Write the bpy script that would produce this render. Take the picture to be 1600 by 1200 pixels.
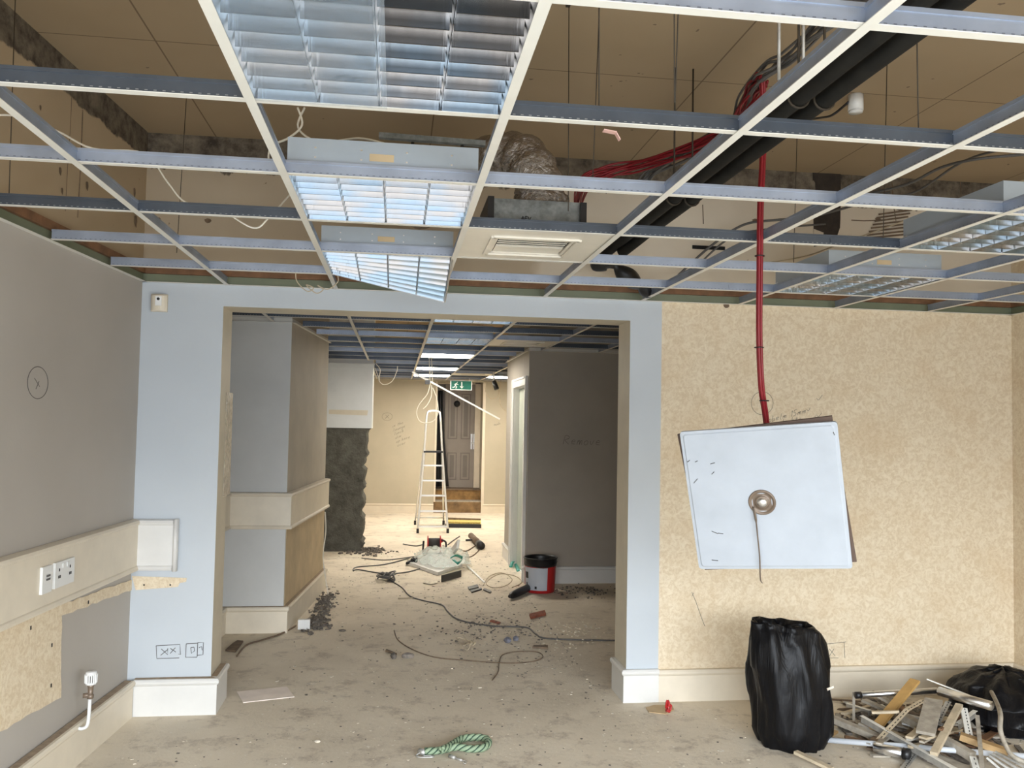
import bpy, math, random
from mathutils import Vector, Matrix, noise
random.seed(7)
sc = bpy.context.scene
for o in list(bpy.data.objects): bpy.data.objects.remove(o)
COL = sc.collection
# ---------------------------------------------------------------- camera
CH = 1.615                      # eye height
F = 1339.55; YAW, PIT, ROL = .1333, .0458, .0185
cy, sy, cp, sp, cr, sr = math.cos(YAW), math.sin(YAW), math.cos(PIT), math.sin(PIT), math.cos(ROL), math.sin(ROL)
FW = Vector((sy*cp, cy*cp, sp)); R0 = Vector((cy, -sy, 0)); U0 = R0.cross(FW)
RT = R0*cr + U0*sr; UP = -R0*sr + U0*cr
cam = bpy.data.cameras.new('camera'); cam.sensor_width = 36; cam.lens = F/1600*36; cam.clip_start = .02; cam.clip_end = 200
camo = bpy.data.objects.new('camera', cam); COL.objects.link(camo); sc.camera = camo
M = Matrix.Identity(4)
for i in range(3): M[i][0], M[i][1], M[i][2] = RT[i], UP[i], -FW[i]
M[2][3] = CH; camo.matrix_world = M
def ray(x, y): return FW + RT*((x-800)/F) + UP*((600-y)/F)
def PZ(x, y, z=0.0):            # point seen at x,y lying at height z
    d = ray(x, y); t = (z-CH)/d.z; return Vector((d.x*t, d.y*t, z))
def PY(x, y, Y):                # point seen at x,y lying at depth Y
    d = ray(x, y); t = Y/d.y; return Vector((d.x*t, Y, d.z*t+CH))
def PX(x, y, X):
    d = ray(x, y); t = X/d.x; return Vector((X, d.y*t, d.z*t+CH))
# ---------------------------------------------------------------- view, world, daylight
sc.view_settings.view_transform = 'Standard'; sc.view_settings.look = 'None'; sc.view_settings.gamma = 1
sc.view_settings.use_curve_mapping = False; sc.view_settings.exposure = 0.3
W = bpy.data.worlds.new('sky'); sc.world = W; W.use_nodes = True
wn = W.node_tree; wn.nodes.clear()
wo = wn.nodes.new('ShaderNodeOutputWorld'); wb = wn.nodes.new('ShaderNodeBackground'); wt = wn.nodes.new('ShaderNodeTexCoord')
ws = wn.nodes.new('ShaderNodeSeparateXYZ'); wr = wn.nodes.new('ShaderNodeValToRGB'); wm = wn.nodes.new('ShaderNodeMapRange')
wm.inputs[1].default_value = -.5; wm.inputs[2].default_value = .5
wn.links.new(wt.outputs['Generated'], ws.inputs[0]); wn.links.new(ws.outputs[2], wm.inputs[0]); wn.links.new(wm.outputs[0], wr.inputs[0])
cr_ = wr.color_ramp; cr_.elements[0].position = 0; cr_.elements[0].color = (.30, .30, .30, 1)
cr_.elements[1].position = 1; cr_.elements[1].color = (.55, .74, 1.0, 1)
for p, c in ((.46, (.22, .24, .27, 1)), (.55, (.24, .28, .34, 1)), (.64, (.92, .96, 1.0, 1)), (.75, (.86, .93, 1.0, 1))):
    e = cr_.elements.new(p); e.color = c
wn.links.new(wr.outputs[0], wb.inputs[0]); wb.inputs[1].default_value = 17.0; wn.links.new(wb.outputs[0], wo.inputs[0])
def area(name, loc, rot, sx, sy_, power=0, color=(1, 1, 1), portal=False):
    l = bpy.data.lights.new(name, 'AREA'); l.shape = 'RECTANGLE'; l.size = sx; l.size_y = sy_; l.energy = power; l.color = color
    if portal: l.cycles.is_portal = True
    o = bpy.data.objects.new(name, l); COL.objects.link(o); o.location = loc; o.rotation_euler = rot; return o
WX0, WX1, WZ0, WZ1, WY = -1.75, 3.7, .25, 2.33, -1.15
area('window_portal', ((WX0+WX1)/2, WY-.05, (WZ0+WZ1)/2), (math.radians(90), 0, 0), WX1-WX0, WZ1-WZ0, portal=True)
# ---------------------------------------------------------------- materials
def nodes(name):
    m = bpy.data.materials.new(name); m.use_nodes = True; return m, m.node_tree, m.node_tree.nodes['Principled BSDF']
def mnode(t, op, a, b=None, c=None, clamp=False):
    n = t.nodes.new('ShaderNodeMath'); n.operation = op; n.use_clamp = clamp
    for i, v in enumerate((a, b, c)):
        if v is None: continue
        if isinstance(v, (int, float)): n.inputs[i].default_value = v
        else: t.links.new(v, n.inputs[i])
    return n.outputs[0]
def mix(t, f, a, b):
    n = t.nodes.new('ShaderNodeMix'); n.data_type = 'RGBA'
    if isinstance(f, (int, float)): n.inputs[0].default_value = f
    else: t.links.new(f, n.inputs[0])
    for i, v in ((6, a), (7, b)):
        if isinstance(v, tuple): n.inputs[i].default_value = (*v[:3], 1)
        else: t.links.new(v, n.inputs[i])
    return n.outputs[2]
def noisen(t, scale, detail=3, rough=.5, vec=None, dist=0):
    n = t.nodes.new('ShaderNodeTexNoise'); n.inputs['Scale'].default_value = scale; n.inputs['Detail'].default_value = detail
    n.inputs['Roughness'].default_value = rough; n.inputs['Distortion'].default_value = dist
    if vec is None:
        c = t.nodes.new('ShaderNodeTexCoord'); vec = c.outputs['Object']
    t.links.new(vec, n.inputs['Vector']); return n.outputs['Fac']
def ramp(t, f, lo, hi):
    n = t.nodes.new('ShaderNodeMapRange'); n.inputs[1].default_value = lo; n.inputs[2].default_value = hi
    t.links.new(f, n.inputs[0]); return n.outputs[0]
def bump(t, b, h, strength=.3, dist=.01):
    n = t.nodes.new('ShaderNodeBump'); n.inputs['Strength'].default_value = strength; n.inputs['Distance'].default_value = dist
    t.links.new(h, n.inputs['Height']); t.links.new(n.outputs[0], b.inputs['Normal'])
def mat(name, col, rough=.6, metal=0, var=.06, vscale=6, bmp=0, bscale=40, spec=.5, trans=0, alpha=1, coat=0):
    m, t, b = nodes(name)
    b.inputs['Roughness'].default_value = rough; b.inputs['Metallic'].default_value = metal
    b.inputs['Specular IOR Level'].default_value = spec; b.inputs['Transmission Weight'].default_value = trans; b.inputs['Alpha'].default_value = alpha
    b.inputs['Coat Weight'].default_value = coat
    f = noisen(t, vscale, 5, .6)
    lo = tuple(max(0, c*(1-var*2.5)) for c in col); hi = tuple(min(1, c*(1+var*2.5)) for c in col)
    t.links.new(mix(t, ramp(t, f, .25, .75), lo, hi), b.inputs['Base Color'])
    if bmp: bump(t, b, noisen(t, bscale, 4), bmp, .01)
    return m
def sepxyz(t):
    c = t.nodes.new('ShaderNodeTexCoord'); s = t.nodes.new('ShaderNodeSeparateXYZ'); t.links.new(c.outputs['Object'], s.inputs[0])
    return s.outputs, c.outputs['Object']
def gt(t, a, v, w=.004): return mnode(t, 'MULTIPLY_ADD', a, 1/w, -v/w, clamp=True)
m_white = mat('white_gloss_paint', (.74, .69, .59), .35, var=.02)
m_skirtw = mat('white_paint_and_lit_return', (.70, .69, .66), .35, var=.02)  # real white paint, also the window-lit trunking return
m_cream = mat('cream_paint', (.70, .625, .50), .45, var=.03)
m_reveal = mat('reveal_paint', (.62, .56, .44), .5, var=.03)
m_bluewhite = mat('pale_blue_paint', (.64, .66, .66), .5, var=.02)
m_plastic = mat('white_plastic', (.75, .75, .73), .3, var=.01)
m_black = mat('black_plastic', (.012, .012, .013), .4, var=.1)
m_blackrub = mat('black_rubber', (.02, .02, .02), .7)
m_red = mat('red_plastic', (.45, .02, .02), .35)
m_redcable = mat('red_cable', (.22, .006, .012), .45)
m_greycable = mat('grey_cable', (.10, .095, .09), .5)
m_darkpipe = mat('black_pipe', (.008, .0075, .006), .65, spec=.25, var=.25, vscale=10)
m_chrome = mat('chrome', (.85, .86, .88), .28, 1, var=.05)
m_alu = mat('aluminium', (.72, .72, .72), .28, 1, var=.05)
m_body = mat('fixture_body', (.38, .44, .50), .35, .25, var=.02)
m_lampglass = mat('lamp_glass', (.8, .8, .8), .2)
m_flange = mat('grid_white', (.72, .70, .64), .4, var=.02)
m_wood = mat('timber', (.42, .27, .12), .65, var=.12, vscale=14)
m_woodpale = mat('pale_timber', (.52, .43, .30), .7, var=.12, vscale=14)
m_woodgrey = mat('grey_timber', (.36, .32, .26), .8, var=.16, vscale=18)
m_wooddark = mat('dark_timber', (.16, .11, .07), .8, var=.2, vscale=18)
m_woodred = mat('red_brown_batten', (.19, .095, .045), .7, var=.15, vscale=12)
m_dustmetal = mat('dusty_metal', (.50, .49, .46), .45, .6, var=.12, vscale=20)
m_olive = mat('olive_trim', (.17, .19, .12), .5, var=.05)
m_ladder = mat('ladder_aluminium', (.80, .80, .78), .32, .7, var=.03)
m_pencil = mat('pencil', (.10, .09, .085), .8)
m_pencil2 = mat('faint_pencil', (.20, .18, .15), .8)
m_wire = mat('hanger_wire_steel', (.05, .038, .025), .6, .3)
m_galvbox = mat('galvanised_sheet', (.22, .24, .24), .45, .6, var=.18, vscale=30)
m_copper = mat('brass_brown', (.20, .15, .11), .4, .3)
m_brown = mat('brown_board', (.12, .08, .06), .8)
m_whiteflex = mat('white_flex', (.72, .68, .58), .4)
m_plasterb = mat('plasterboard', (.88, .77, .69), .8)
m_rubble = mat('rubble', (.14, .12, .10), .9, var=.3, vscale=40)
m_rubblelt = mat('plaster_crumb', (.66, .59, .48), .9, var=.2, vscale=40)
m_rope_gap = mat('rope_gap_shade', (.03, .07, .045), .6)  # for the shaded gaps between rope strands
m_rope_l = mat('pale_green_strand', (.27, .36, .23), .6)
m_yellow = mat('yellow_bristle', (.62, .48, .14), .7, var=.2, vscale=60)
m_signg = mat('sign_green', (.002, .10, .07), .4)
m_signw = mat('sign_white', (.8, .8, .78), .4)
m_greenpl = mat('green_plastic', (.04, .30, .24), .4)
m_brick = mat('brick_piece', (.28, .09, .05), .9, var=.2, vscale=30)
m_label = mat('bucket_label', (.50, .53, .58), .4, var=.03)
m_door = mat('taupe_door_paint', (.26, .225, .195), .5, var=.03)
m_dark = mat('dark_gap', (.01, .01, .01), .9)
m_glass = mat('frosted_pane', (.50, .54, .45), .12, var=.03)
# mirror louvre
m_mirror, t, b = nodes('mirror_louvre')
b.inputs['Metallic'].default_value = 1; b.inputs['Roughness'].default_value = .2
_c = t.nodes.new('ShaderNodeTexCoord'); _m = t.nodes.new('ShaderNodeMapping'); _m.inputs['Scale'].default_value = (26, 3, 1); t.links.new(_c.outputs['Object'], _m.inputs[0])
_n = noisen(t, 1, 3, .6, vec=_m.outputs[0]); bump(t, b, _n, .22, .012)
t.links.new(mix(t, ramp(t, noisen(t, 5, 1, .5), .4, .6), (.15, .19, .225), (.20, .19, .18)), b.inputs['Base Color'])
# crumpled clear film
m_film, t, b = nodes('clear_film')
b.inputs['Base Color'].default_value = (.62, .74, .88, 1); b.inputs['Roughness'].default_value = .12; b.inputs['Alpha'].default_value = .24; b.inputs['Specular IOR Level'].default_value = .6
bump(t, b, noisen(t, 7, 3, .5, dist=.8), .35, .03)
m_foil, t, b = nodes('duct_foil')
b.inputs['Base Color'].default_value = (.42, .38, .34, 1); b.inputs['Metallic'].default_value = .85; b.inputs['Roughness'].default_value = .18
bump(t, b, noisen(t, 30, 5, .65, dist=1), .8, .03)
m_sheet, t, b = nodes('polythene')
b.inputs['Base Color'].default_value = (.62, .70, .66, 1); b.inputs['Roughness'].default_value = .12; b.inputs['Alpha'].default_value = .6
bump(t, b, noisen(t, 16, 4, .6), 1, .04)
m_bag, t, b = nodes('black_bag_plastic')
b.inputs['Base Color'].default_value = (.004, .004, .005, 1); b.inputs['Roughness'].default_value = .42; b.inputs['Specular IOR Level'].default_value = .22
_c = t.nodes.new('ShaderNodeTexCoord'); _m = t.nodes.new('ShaderNodeMapping'); _m.inputs['Scale'].default_value = (11, 11, 2.2); t.links.new(_c.outputs['Object'], _m.inputs[0])
bump(t, b, noisen(t, 1, 4, .55, vec=_m.outputs[0], dist=.6), .45, .04)
# emitters
def emis(name, col, s):
    m, t, b = nodes(name); b.inputs['Base Color'].default_value = (*col, 1)
    b.inputs['Emission Color'].default_value = (*col, 1); b.inputs['Emission Strength'].default_value = s; return m
m_lit = emis('lit_diffuser', (1, .93, .82), 32)
# galvanised tee with punched slots
def galv(name, col, rough):
    m, t, b = nodes(name); o, v = sepxyz(t)
    s = mnode(t, 'FRACT', mnode(t, 'MULTIPLY', mnode(t, 'ADD', o[0], o[1]), 1/.02))
    a = mnode(t, 'LESS_THAN', s, .35)
    zz = mnode(t, 'MULTIPLY', mnode(t, 'GREATER_THAN', o[2], .0070), mnode(t, 'LESS_THAN', o[2], .0095))
    f = mnode(t, 'MULTIPLY', a, zz)
    base = mix(t, ramp(t, noisen(t, 9, 4), .3, .7), tuple(c*.85 for c in col), tuple(c*1.1 for c in col))
    t.links.new(mix(t, f, base, tuple(c*.5 for c in col) if col[0] > .3 else (.35, .38, .40)), b.inputs['Base Color'])
    b.inputs['Metallic'].default_value = .55; b.inputs['Roughness'].default_value = rough; return m
m_galv = galv('galvanised_tee_sky_sheen', (.36, .41, .50), .38)  # light blue puts the reflected sky into the metal colour
m_galvd = galv('galvanised_tee_no_sheen', (.10, .12, .15), .30)  # darker copy for webs painted without the sky reflection
# floor
m_floor, t, b = nodes('dusty_concrete'); o, v = sepxyz(t)
c1 = mix(t, ramp(t, noisen(t, 1.3, 5, .6), .3, .7), (.64, .56, .44), (.80, .71, .57))
c2 = mix(t, mnode(t, 'MULTIPLY', ramp(t, noisen(t, 5, 9, .78), .52, .64), .65), c1, (.37, .30, .235))
c3 = mix(t, ramp(t, noisen(t, 38, 4, .8), .66, .72), c2, (.17, .14, .11))
c4 = mix(t, ramp(t, noisen(t, 24, 3, .7, dist=.5), .66, .72), c3, (.84, .79, .70))
c5 = mix(t, mnode(t, 'MULTIPLY', ramp(t, noisen(t, 2.6, 6, .7), .56, .68), .35), c4, (.74, .67, .55))
t.links.new(c5, b.inputs['Base Color']); b.inputs['Roughness'].default_value = .85
bump(t, b, noisen(t, 30, 8, .7), .35, .01)
# left wall: taupe paint below the grid line, old tan plaster above, bare brown band at the top
def brickband(t, o, v, base, z0, amp=.10):
    n = noisen(t, 5, 5, .65)
    edge = mnode(t, 'ADD', o[2], mnode(t, 'MULTIPLY_ADD', n, amp, -amp/2))
    dk = mix(t, ramp(t, noisen(t, 11, 6, .7), .35, .65), (.045, .032, .022), (.22, .18, .13))
    return mix(t, gt(t, edge, z0, .01), base, dk)
def tanplaster(t, a=(.42, .32, .20), c=(.49, .38, .25)):
    base = mix(t, ramp(t, noisen(t, 1.5, 4), .3, .7), a, c)
    return mix(t, mnode(t, 'MULTIPLY', ramp(t, noisen(t, 24, 3, .6), .72, .76), .8), base, (.16, .10, .06))
m_wl, t, b = nodes('taupe_wall'); o, v = sepxyz(t)
taupe = mix(t, ramp(t, noisen(t, 1.2, 4), .3, .7), (.405, .37, .325), (.455, .42, .375))
up = brickband(t, o, v, tanplaster(t), 3.04)
t.links.new(mix(t, gt(t, o[2], 2.362), taupe, up), b.inputs['Base Color']); b.inputs['Roughness'].default_value = .75
bump(t, b, noisen(t, 60, 3), .08, .005)
# cream patterned wallpaper
def papercol(t):
    n1 = noisen(t, 26, 5, .7, dist=1.2); n2 = noisen(t, 3.0, 4, .6); n3 = noisen(t, 60, 3, .7, dist=.6)
    base = mix(t, ramp(t, n1, .40, .56), (.76, .655, .485), (.65, .525, .355))
    base = mix(t, mnode(t, 'MULTIPLY', ramp(t, n3, .45, .65), .6), base, (.80, .69, .52))
    return mix(t, mnode(t, 'MULTIPLY', ramp(t, n2, .5, .7), .35), base, (.60, .44, .26))
m_paper, t, b = nodes('cream_wallpaper'); t.links.new(papercol(t), b.inputs['Base Color']); b.inputs['Roughness'].default_value = .7
bump(t, b, noisen(t, 60, 3), .15, .004)
m_wf, t, b = nodes('opening_wall'); o, v = sepxyz(t)
paint = mix(t, ramp(t, noisen(t, 1.6, 4), .3, .7), (.50, .54, .575), (.545, .585, .62))
low = mix(t, gt(t, o[0], 1.562), paint, papercol(t))
pl = mix(t, gt(t, mnode(t, 'ADD', o[0], mnode(t, 'MULTIPLY', noisen(t, 3, 3), .3)), .9, .05), tanplaster(t, (.46, .37, .26), (.54, .45, .33)), tanplaster(t, (.62, .54, .43), (.74, .66, .54)))
up = brickband(t, o, v, pl, 3.01, .22)
t.links.new(mix(t, gt(t, o[2], 2.362), low, up), b.inputs['Base Color']); b.inputs['Roughness'].default_value = .7
bump(t, b, noisen(t, 45, 4), .12, .005)
# upper ceiling boards
m_ceil, t, b = nodes('brown_ceiling_board'); o, v = sepxyz(t)
base = mix(t, ramp(t, noisen(t, 1.1, 4), .3, .7), (.32, .235, .14), (.375, .28, .175))
base = mix(t, mnode(t, 'MULTIPLY', ramp(t, noisen(t, 17, 2, .5), .755, .77), .8), base, (.12, .08, .05))
sx_ = mnode(t, 'FRACT', mnode(t, 'MULTIPLY', mnode(t, 'ADD', o[0], 1.05+12), 1/1.2))
sy_ = mnode(t, 'FRACT', mnode(t, 'MULTIPLY', mnode(t, 'ADD', o[1], -3.72+24), 1/2.4))
ln = mnode(t, 'MAXIMUM', mnode(t, 'LESS_THAN', sx_, .006), mnode(t, 'LESS_THAN', sy_, .003))
t.links.new(mix(t, mnode(t, 'MULTIPLY', ln, .75), base, (.10, .06, .03)), b.inputs['Base Color']); b.inputs['Roughness'].default_value = .85
m_corr = mat('taupe_corridor_paint', (.39, .355, .30), .7, var=.03, vscale=2)
m_end = mat('end_wall_cream', (.47, .42, .315), .65, var=.03, vscale=2)
m_pierw = mat('pier_grey_paint', (.56, .56, .54), .6, var=.03, vscale=2)
m_pierside = mat('pier_side_brown', (.44, .39, .315), .65, var=.05, vscale=3)
m_strip = mat('stripped_tan', (.52, .40, .24), .7, var=.08, vscale=4)
m_cement, t, b = nodes('raw_cement')
t.links.new(mix(t, ramp(t, noisen(t, 6, 7, .7), .3, .7), (.055, .052, .042), (.15, .145, .12)), b.inputs['Base Color']); b.inputs['Roughness'].default_value = .95
bump(t, b, noisen(t, 18, 7, .7), .9, .03)
# ---------------------------------------------------------------- mesh builder
class MB:
    def __init__(s): s.v = []; s.f = []; s.mi = []; s.sm = []
    def add(s, vs, fs, mi=0, smooth=False):
        n = len(s.v); s.v += [tuple(p) for p in vs]
        for q in fs: s.f.append([i+n for i in q]); s.mi.append(mi); s.sm.append(smooth)
    def box(s, a, b, mi=0, mt=None):
        x0, y0, z0 = a; x1, y1, z1 = b
        vs = [Vector(p) for p in ((x0,y0,z0),(x1,y0,z0),(x1,y1,z0),(x0,y1,z0),(x0,y0,z1),(x1,y0,z1),(x1,y1,z1),(x0,y1,z1))]
        if mt is not None: vs = [mt @ p for p in vs]
        s.add(vs, [(0,3,2,1),(4,5,6,7),(0,1,5,4),(1,2,6,5),(2,3,7,6),(3,0,4,7)], mi)
    def prism(s, poly, d, mi=0):      # polygon (3D, planar) extruded along d
        n = len(poly); d = Vector(d); vs = [Vector(p) for p in poly]+[Vector(p)+d for p in poly]
        s.add(vs, [tuple(range(n-1,-1,-1)), tuple(range(n,2*n))]+[(i,(i+1)%n,(i+1)%n+n,i+n) for i in range(n)], mi)
    def tube(s, pts, r, n=8, mi=0, cap=True, smooth=True, flat=1.0):
        pts = [Vector(p) for p in pts]; k = len(pts); rs = r if isinstance(r, (list, tuple)) else [r]*k
        T = [(pts[min(i+1,k-1)]-pts[max(i-1,0)]).normalized() for i in range(k)]
        ref = Vector((0,0,1)) if abs(T[0].z) < .9 else Vector((1,0,0))
        a = T[0].cross(ref).normalized(); vs = []
        for i in range(k):
            a = (a - T[i]*a.dot(T[i])); a = a.normalized() if a.length > 1e-6 else T[i].orthogonal().normalized(); b_ = T[i].cross(a)
            for j in range(n):
                w = 2*math.pi*j/n; vs.append(pts[i]+a*math.cos(w)*rs[i]+b_*math.sin(w)*rs[i]*flat)
        fs = [(i*n+j, i*n+(j+1)%n, (i+1)*n+(j+1)%n, (i+1)*n+j) for i in range(k-1) for j in range(n)]
        if cap: fs += [tuple(range(n-1,-1,-1)), tuple((k-1)*n+j for j in range(n))]
        s.add(vs, fs, mi, smooth)
    def lathe(s, prof, c, n=32, mi=0, mt=None, smooth=True):
        vs = []
        for r, z in prof:
            for j in range(n):
                w = 2*math.pi*j/n; p = Vector((r*math.cos(w), r*math.sin(w), z)); p = mt @ p if mt is not None else p
                vs.append(p+Vector(c))
        k = len(prof); fs = [(i*n+j, i*n+(j+1)%n, (i+1)*n+(j+1)%n, (i+1)*n+j) for i in range(k-1) for j in range(n)]
        s.add(vs, fs, mi, smooth)
    def bar(s, a, b, w, h, mi=0, up=(0,0,1)):   # rectangular bar between two points
        a = Vector(a); b = Vector(b); T = (b-a).normalized(); up = Vector(up)
        if abs(T.dot(up)) > .98: up = Vector((1,0,0))
        S = T.cross(up).normalized(); U = S.cross(T)
        vs = [p+S*(w/2*i)+U*(h/2*j) for p in (a, b) for i, j in ((-1,-1),(1,-1),(1,1),(-1,1))]
        s.add(vs, [(3,2,1,0),(4,5,6,7),(0,1,5,4),(1,2,6,5),(2,3,7,6),(3,0,4,7)], mi)
    def build(s, name, ms, parent=None, origin=None):
        me = bpy.data.meshes.new(name)
        vs = s.v
        og = Vector(origin) if origin is not None else Vector((0,0,0))
        if origin is not None: vs = [tuple(Vector(p)-og) for p in vs]
        me.from_pydata(vs, [], s.f)
        for m in (ms if isinstance(ms, (list, tuple)) else [ms]): me.materials.append(m)
        me.polygons.foreach_set('material_index', s.mi); me.polygons.foreach_set('use_smooth', s.sm); me.update()
        o = bpy.data.objects.new(name, me); COL.objects.link(o)
        if parent is not None:
            o.parent = parent; o.matrix_parent_inverse = Matrix.Identity(4)
            o.location = og - (parent.location if parent.parent is None else parent.location+parent.parent.location)
        else: o.location = og
        return o
def split(mb, name, ms, parent):
    par = list(range(len(mb.v)))
    def fd(i):
        while par[i] != i: par[i] = par[par[i]]; i = par[i]
        return i
    for q in mb.f:
        for k in q[1:]: par[fd(k)] = fd(q[0])
    comp = {}
    for i, q in enumerate(mb.f): comp.setdefault(fd(q[0]), []).append(i)
    out = []
    for fs in comp.values():
        idx = {}; m2 = MB()
        for i in fs:
            q = mb.f[i]
            for k in q:
                if k not in idx: idx[k] = len(m2.v); m2.v.append(mb.v[k])
            m2.f.append([idx[k] for k in q]); m2.mi.append(mb.mi[i]); m2.sm.append(mb.sm[i])
        out.append(m2.build(name, ms, parent))
    return out
def centre(mb):
    xs = list(zip(*mb.v)); return Vector(((min(xs[0])+max(xs[0]))/2, (min(xs[1])+max(xs[1]))/2, min(xs[2])))
def tag(o, label, cat, group=None, kind=None):
    if label: o['label'] = label
    if cat: o['category'] = cat
    if group: o['group'] = group
    if kind: o['kind'] = kind
    return o
def thing(name, label, cat, loc=(0,0,0), group=None):
    o = bpy.data.objects.new(name, None); COL.objects.link(o); o.location = loc; o.empty_display_size = .05; return tag(o, label, cat, group)
def one(mb, name, ms, label, cat, group=None): return tag(mb.build(name, ms, None, centre(mb)), label, cat, group)
def struct(mb, name, ms, label=None):
    o = mb.build(name, ms); o['kind'] = 'structure'
    return o
def smooth_path(pts, n=6):
    pts = [Vector(p) for p in pts]; out = []
    for i in range(len(pts)-1):
        p0 = pts[max(i-1,0)]; p1 = pts[i]; p2 = pts[i+1]; p3 = pts[min(i+2,len(pts)-1)]
        for k in range(n):
            u = k/n; out.append(.5*((2*p1)+(-p0+p2)*u+(2*p0-5*p1+4*p2-p3)*u*u+(-p0+3*p1-3*p2+p3)*u**3))
    out.append(pts[-1]); return out
# ---------------------------------------------------------------- dimensions
GZ = 2.361; UZ = 3.20; YF = 4.955; YB = 5.22; XR = 3.86
def xl(y): return -1.413+.0828*(y-4.95)
OX0, OX1, OZ = -.975, 1.37, 2.24
# ---------------------------------------------------------------- setting
mb = MB(); mb.box((-2.6, WY-.2, -.12), (4.2, 17, 0)); struct(mb, 'floor', m_floor)
mb = MB(); mb.box((-2.6, WY-.2, UZ), (4.2, 17, UZ+.1)); struct(mb, 'ceiling', m_ceil)
mb = MB()      # left wall, slightly out of square, running on behind the opening wall
mb.prism([(xl(WY), WY, 0), (xl(16.8), 16.8, 0), (xl(16.8)-.15, 16.8, 0), (xl(WY)-.15, WY, 0)], (0,0,UZ)); wall_left = struct(mb, 'wall_left', m_wl)
mb = MB(); mb.box((XR, WY, 0), (XR+.15, 9.0, UZ)); wall_right = struct(mb, 'wall_right', m_paper)
mb = MB()      # wall with the big opening; slot 1 = painted reveals
mb.box((xl(YF), YF, 0), (OX0, YB, OZ)); mb.box((OX1, YF, 0), (XR, YB, OZ)); mb.box((xl(YF), YF, OZ), (XR, YB, UZ))
for i, (fc) in enumerate(mb.f):
    ps = [Vector(mb.v[k]) for k in fc]; nn = (ps[1]-ps[0]).cross(ps[2]-ps[1]).normalized(); cc = sum(ps, Vector())/4
    if abs(nn.x) > .9 and cc.x > -1.2 and cc.x < 2 and cc.z < OZ: mb.mi[i] = 1
    if nn.z < -.9 and cc.z > 1: mb.mi[i] = 1
wall_front = struct(mb, 'wall_front', [m_wf, m_reveal])
mb = MB()      # shopfront wall behind the camera
mb.box((-2.1, WY-.15, 0), (4.01, WY, WZ0)); mb.box((-2.1, WY-.15, WZ1), (4.01, WY, UZ)); mb.box((-2.1, WY-.15, WZ0), (WX0, WY, WZ1)); mb.box((WX1, WY-.15, WZ0), (4.01, WY, WZ1))
struct(mb, 'wall_back', m_white)
w1 = MB()
for x in (WX0, -.4, .98, 2.35, WX1): w1.box((x-.03, WY-.1, WZ0), (x+.03, WY-.03, WZ1))
for z in (WZ0+.03, 1.85, WZ1-.03): w1.box((WX0, WY-.1, z-.03), (WX1, WY-.03, z+.03))
struct(w1, 'window_1', m_white)
# right hand block in the back room
BY, BX, BE = 8.65, 1.335, 10.4
mb = MB(); mb.box((BX, BY, 0), (XR, BY+.12, UZ))
dy0, dy1 = PX(826, 700, BX-.02).y, PX(800, 700, BX-.02).y
DTOP = PX(801, 604, BX-.02).z
dy0 = max(dy0, BY+.13)
mb.box((BX, BY+.12, 0), (BX+.12, dy0, UZ)); mb.box((BX, dy1, 0), (BX+.12, BE, UZ)); mb.box((BX, dy0, DTOP), (BX+.12, dy1, UZ))
mb.box((BX+.12, BE-.12, 0), (2.3, BE, UZ)); block = struct(mb, 'wall_partition', m_corr)
mb = MB(); mb.box((2.3, BE-.12, 0), (2.45, 15.35, UZ)); struct(mb, 'wall_corridor', m_end)
# end wall with door recess
EX0, EX1, EY = .69, 1.565, 15.35
mb = MB(); mb.box((-1.0, EY, 0), (EX0, EY+.15, UZ)); mb.box((EX1, EY, 0), (2.45, EY+.15, UZ)); mb.box((EX0, EY, 2.34), (EX1, EY+.15, UZ)); mb.box((EX0-.15, EY+.15, 0), (EX0, 16.3, UZ)); mb.box((EX1, EY+.15, 0), (EX1+.15, 16.3, UZ))
wall_end = struct(mb, 'wall_end', m_end)
mb = MB(); mb.box((EX0, 16.2, 0), (EX1, 16.3, UZ)); struct(mb, 'wall_recess', m_door)
# chimney pier 1
P1Y0, P1Y1 = 6.76, 8.45; P1XA, P1XB = -.815, -.665
mb = MB()
mb.prism([(xl(P1Y0), P1Y0, 0), (P1XA, P1Y0, 0), (P1XB, P1Y1, 0), (xl(P1Y1), P1Y1, 0)], (0,0,UZ))
for i, fc in enumerate(mb.f):
    ps = [Vector(mb.v[k]) for k in fc]; cc = sum(ps, Vector())/4
    if abs(cc.x-(P1XA+P1XB)/2) < .03: mb.mi[i] = 1  # side face browner than the front
pier1 = struct(mb, 'wall_pier', [m_pierw, m_pierside])
# stripped tan lower side of the pier
mb = MB(); n1 = Vector((P1Y1-P1Y0, -(P1XB-P1XA), 0)).normalized()
a = Vector((P1XA, P1Y0, .19))+n1*.001; c = Vector((P1XB, P1Y1, .19))+n1*.001
mb.prism([a+Vector((0,.02,0)), c, c+Vector((0,0,.58)), a+Vector((0,.02,.58))], n1*.003); mb.build('stripped_paint_patch', m_strip, pier1)
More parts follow.
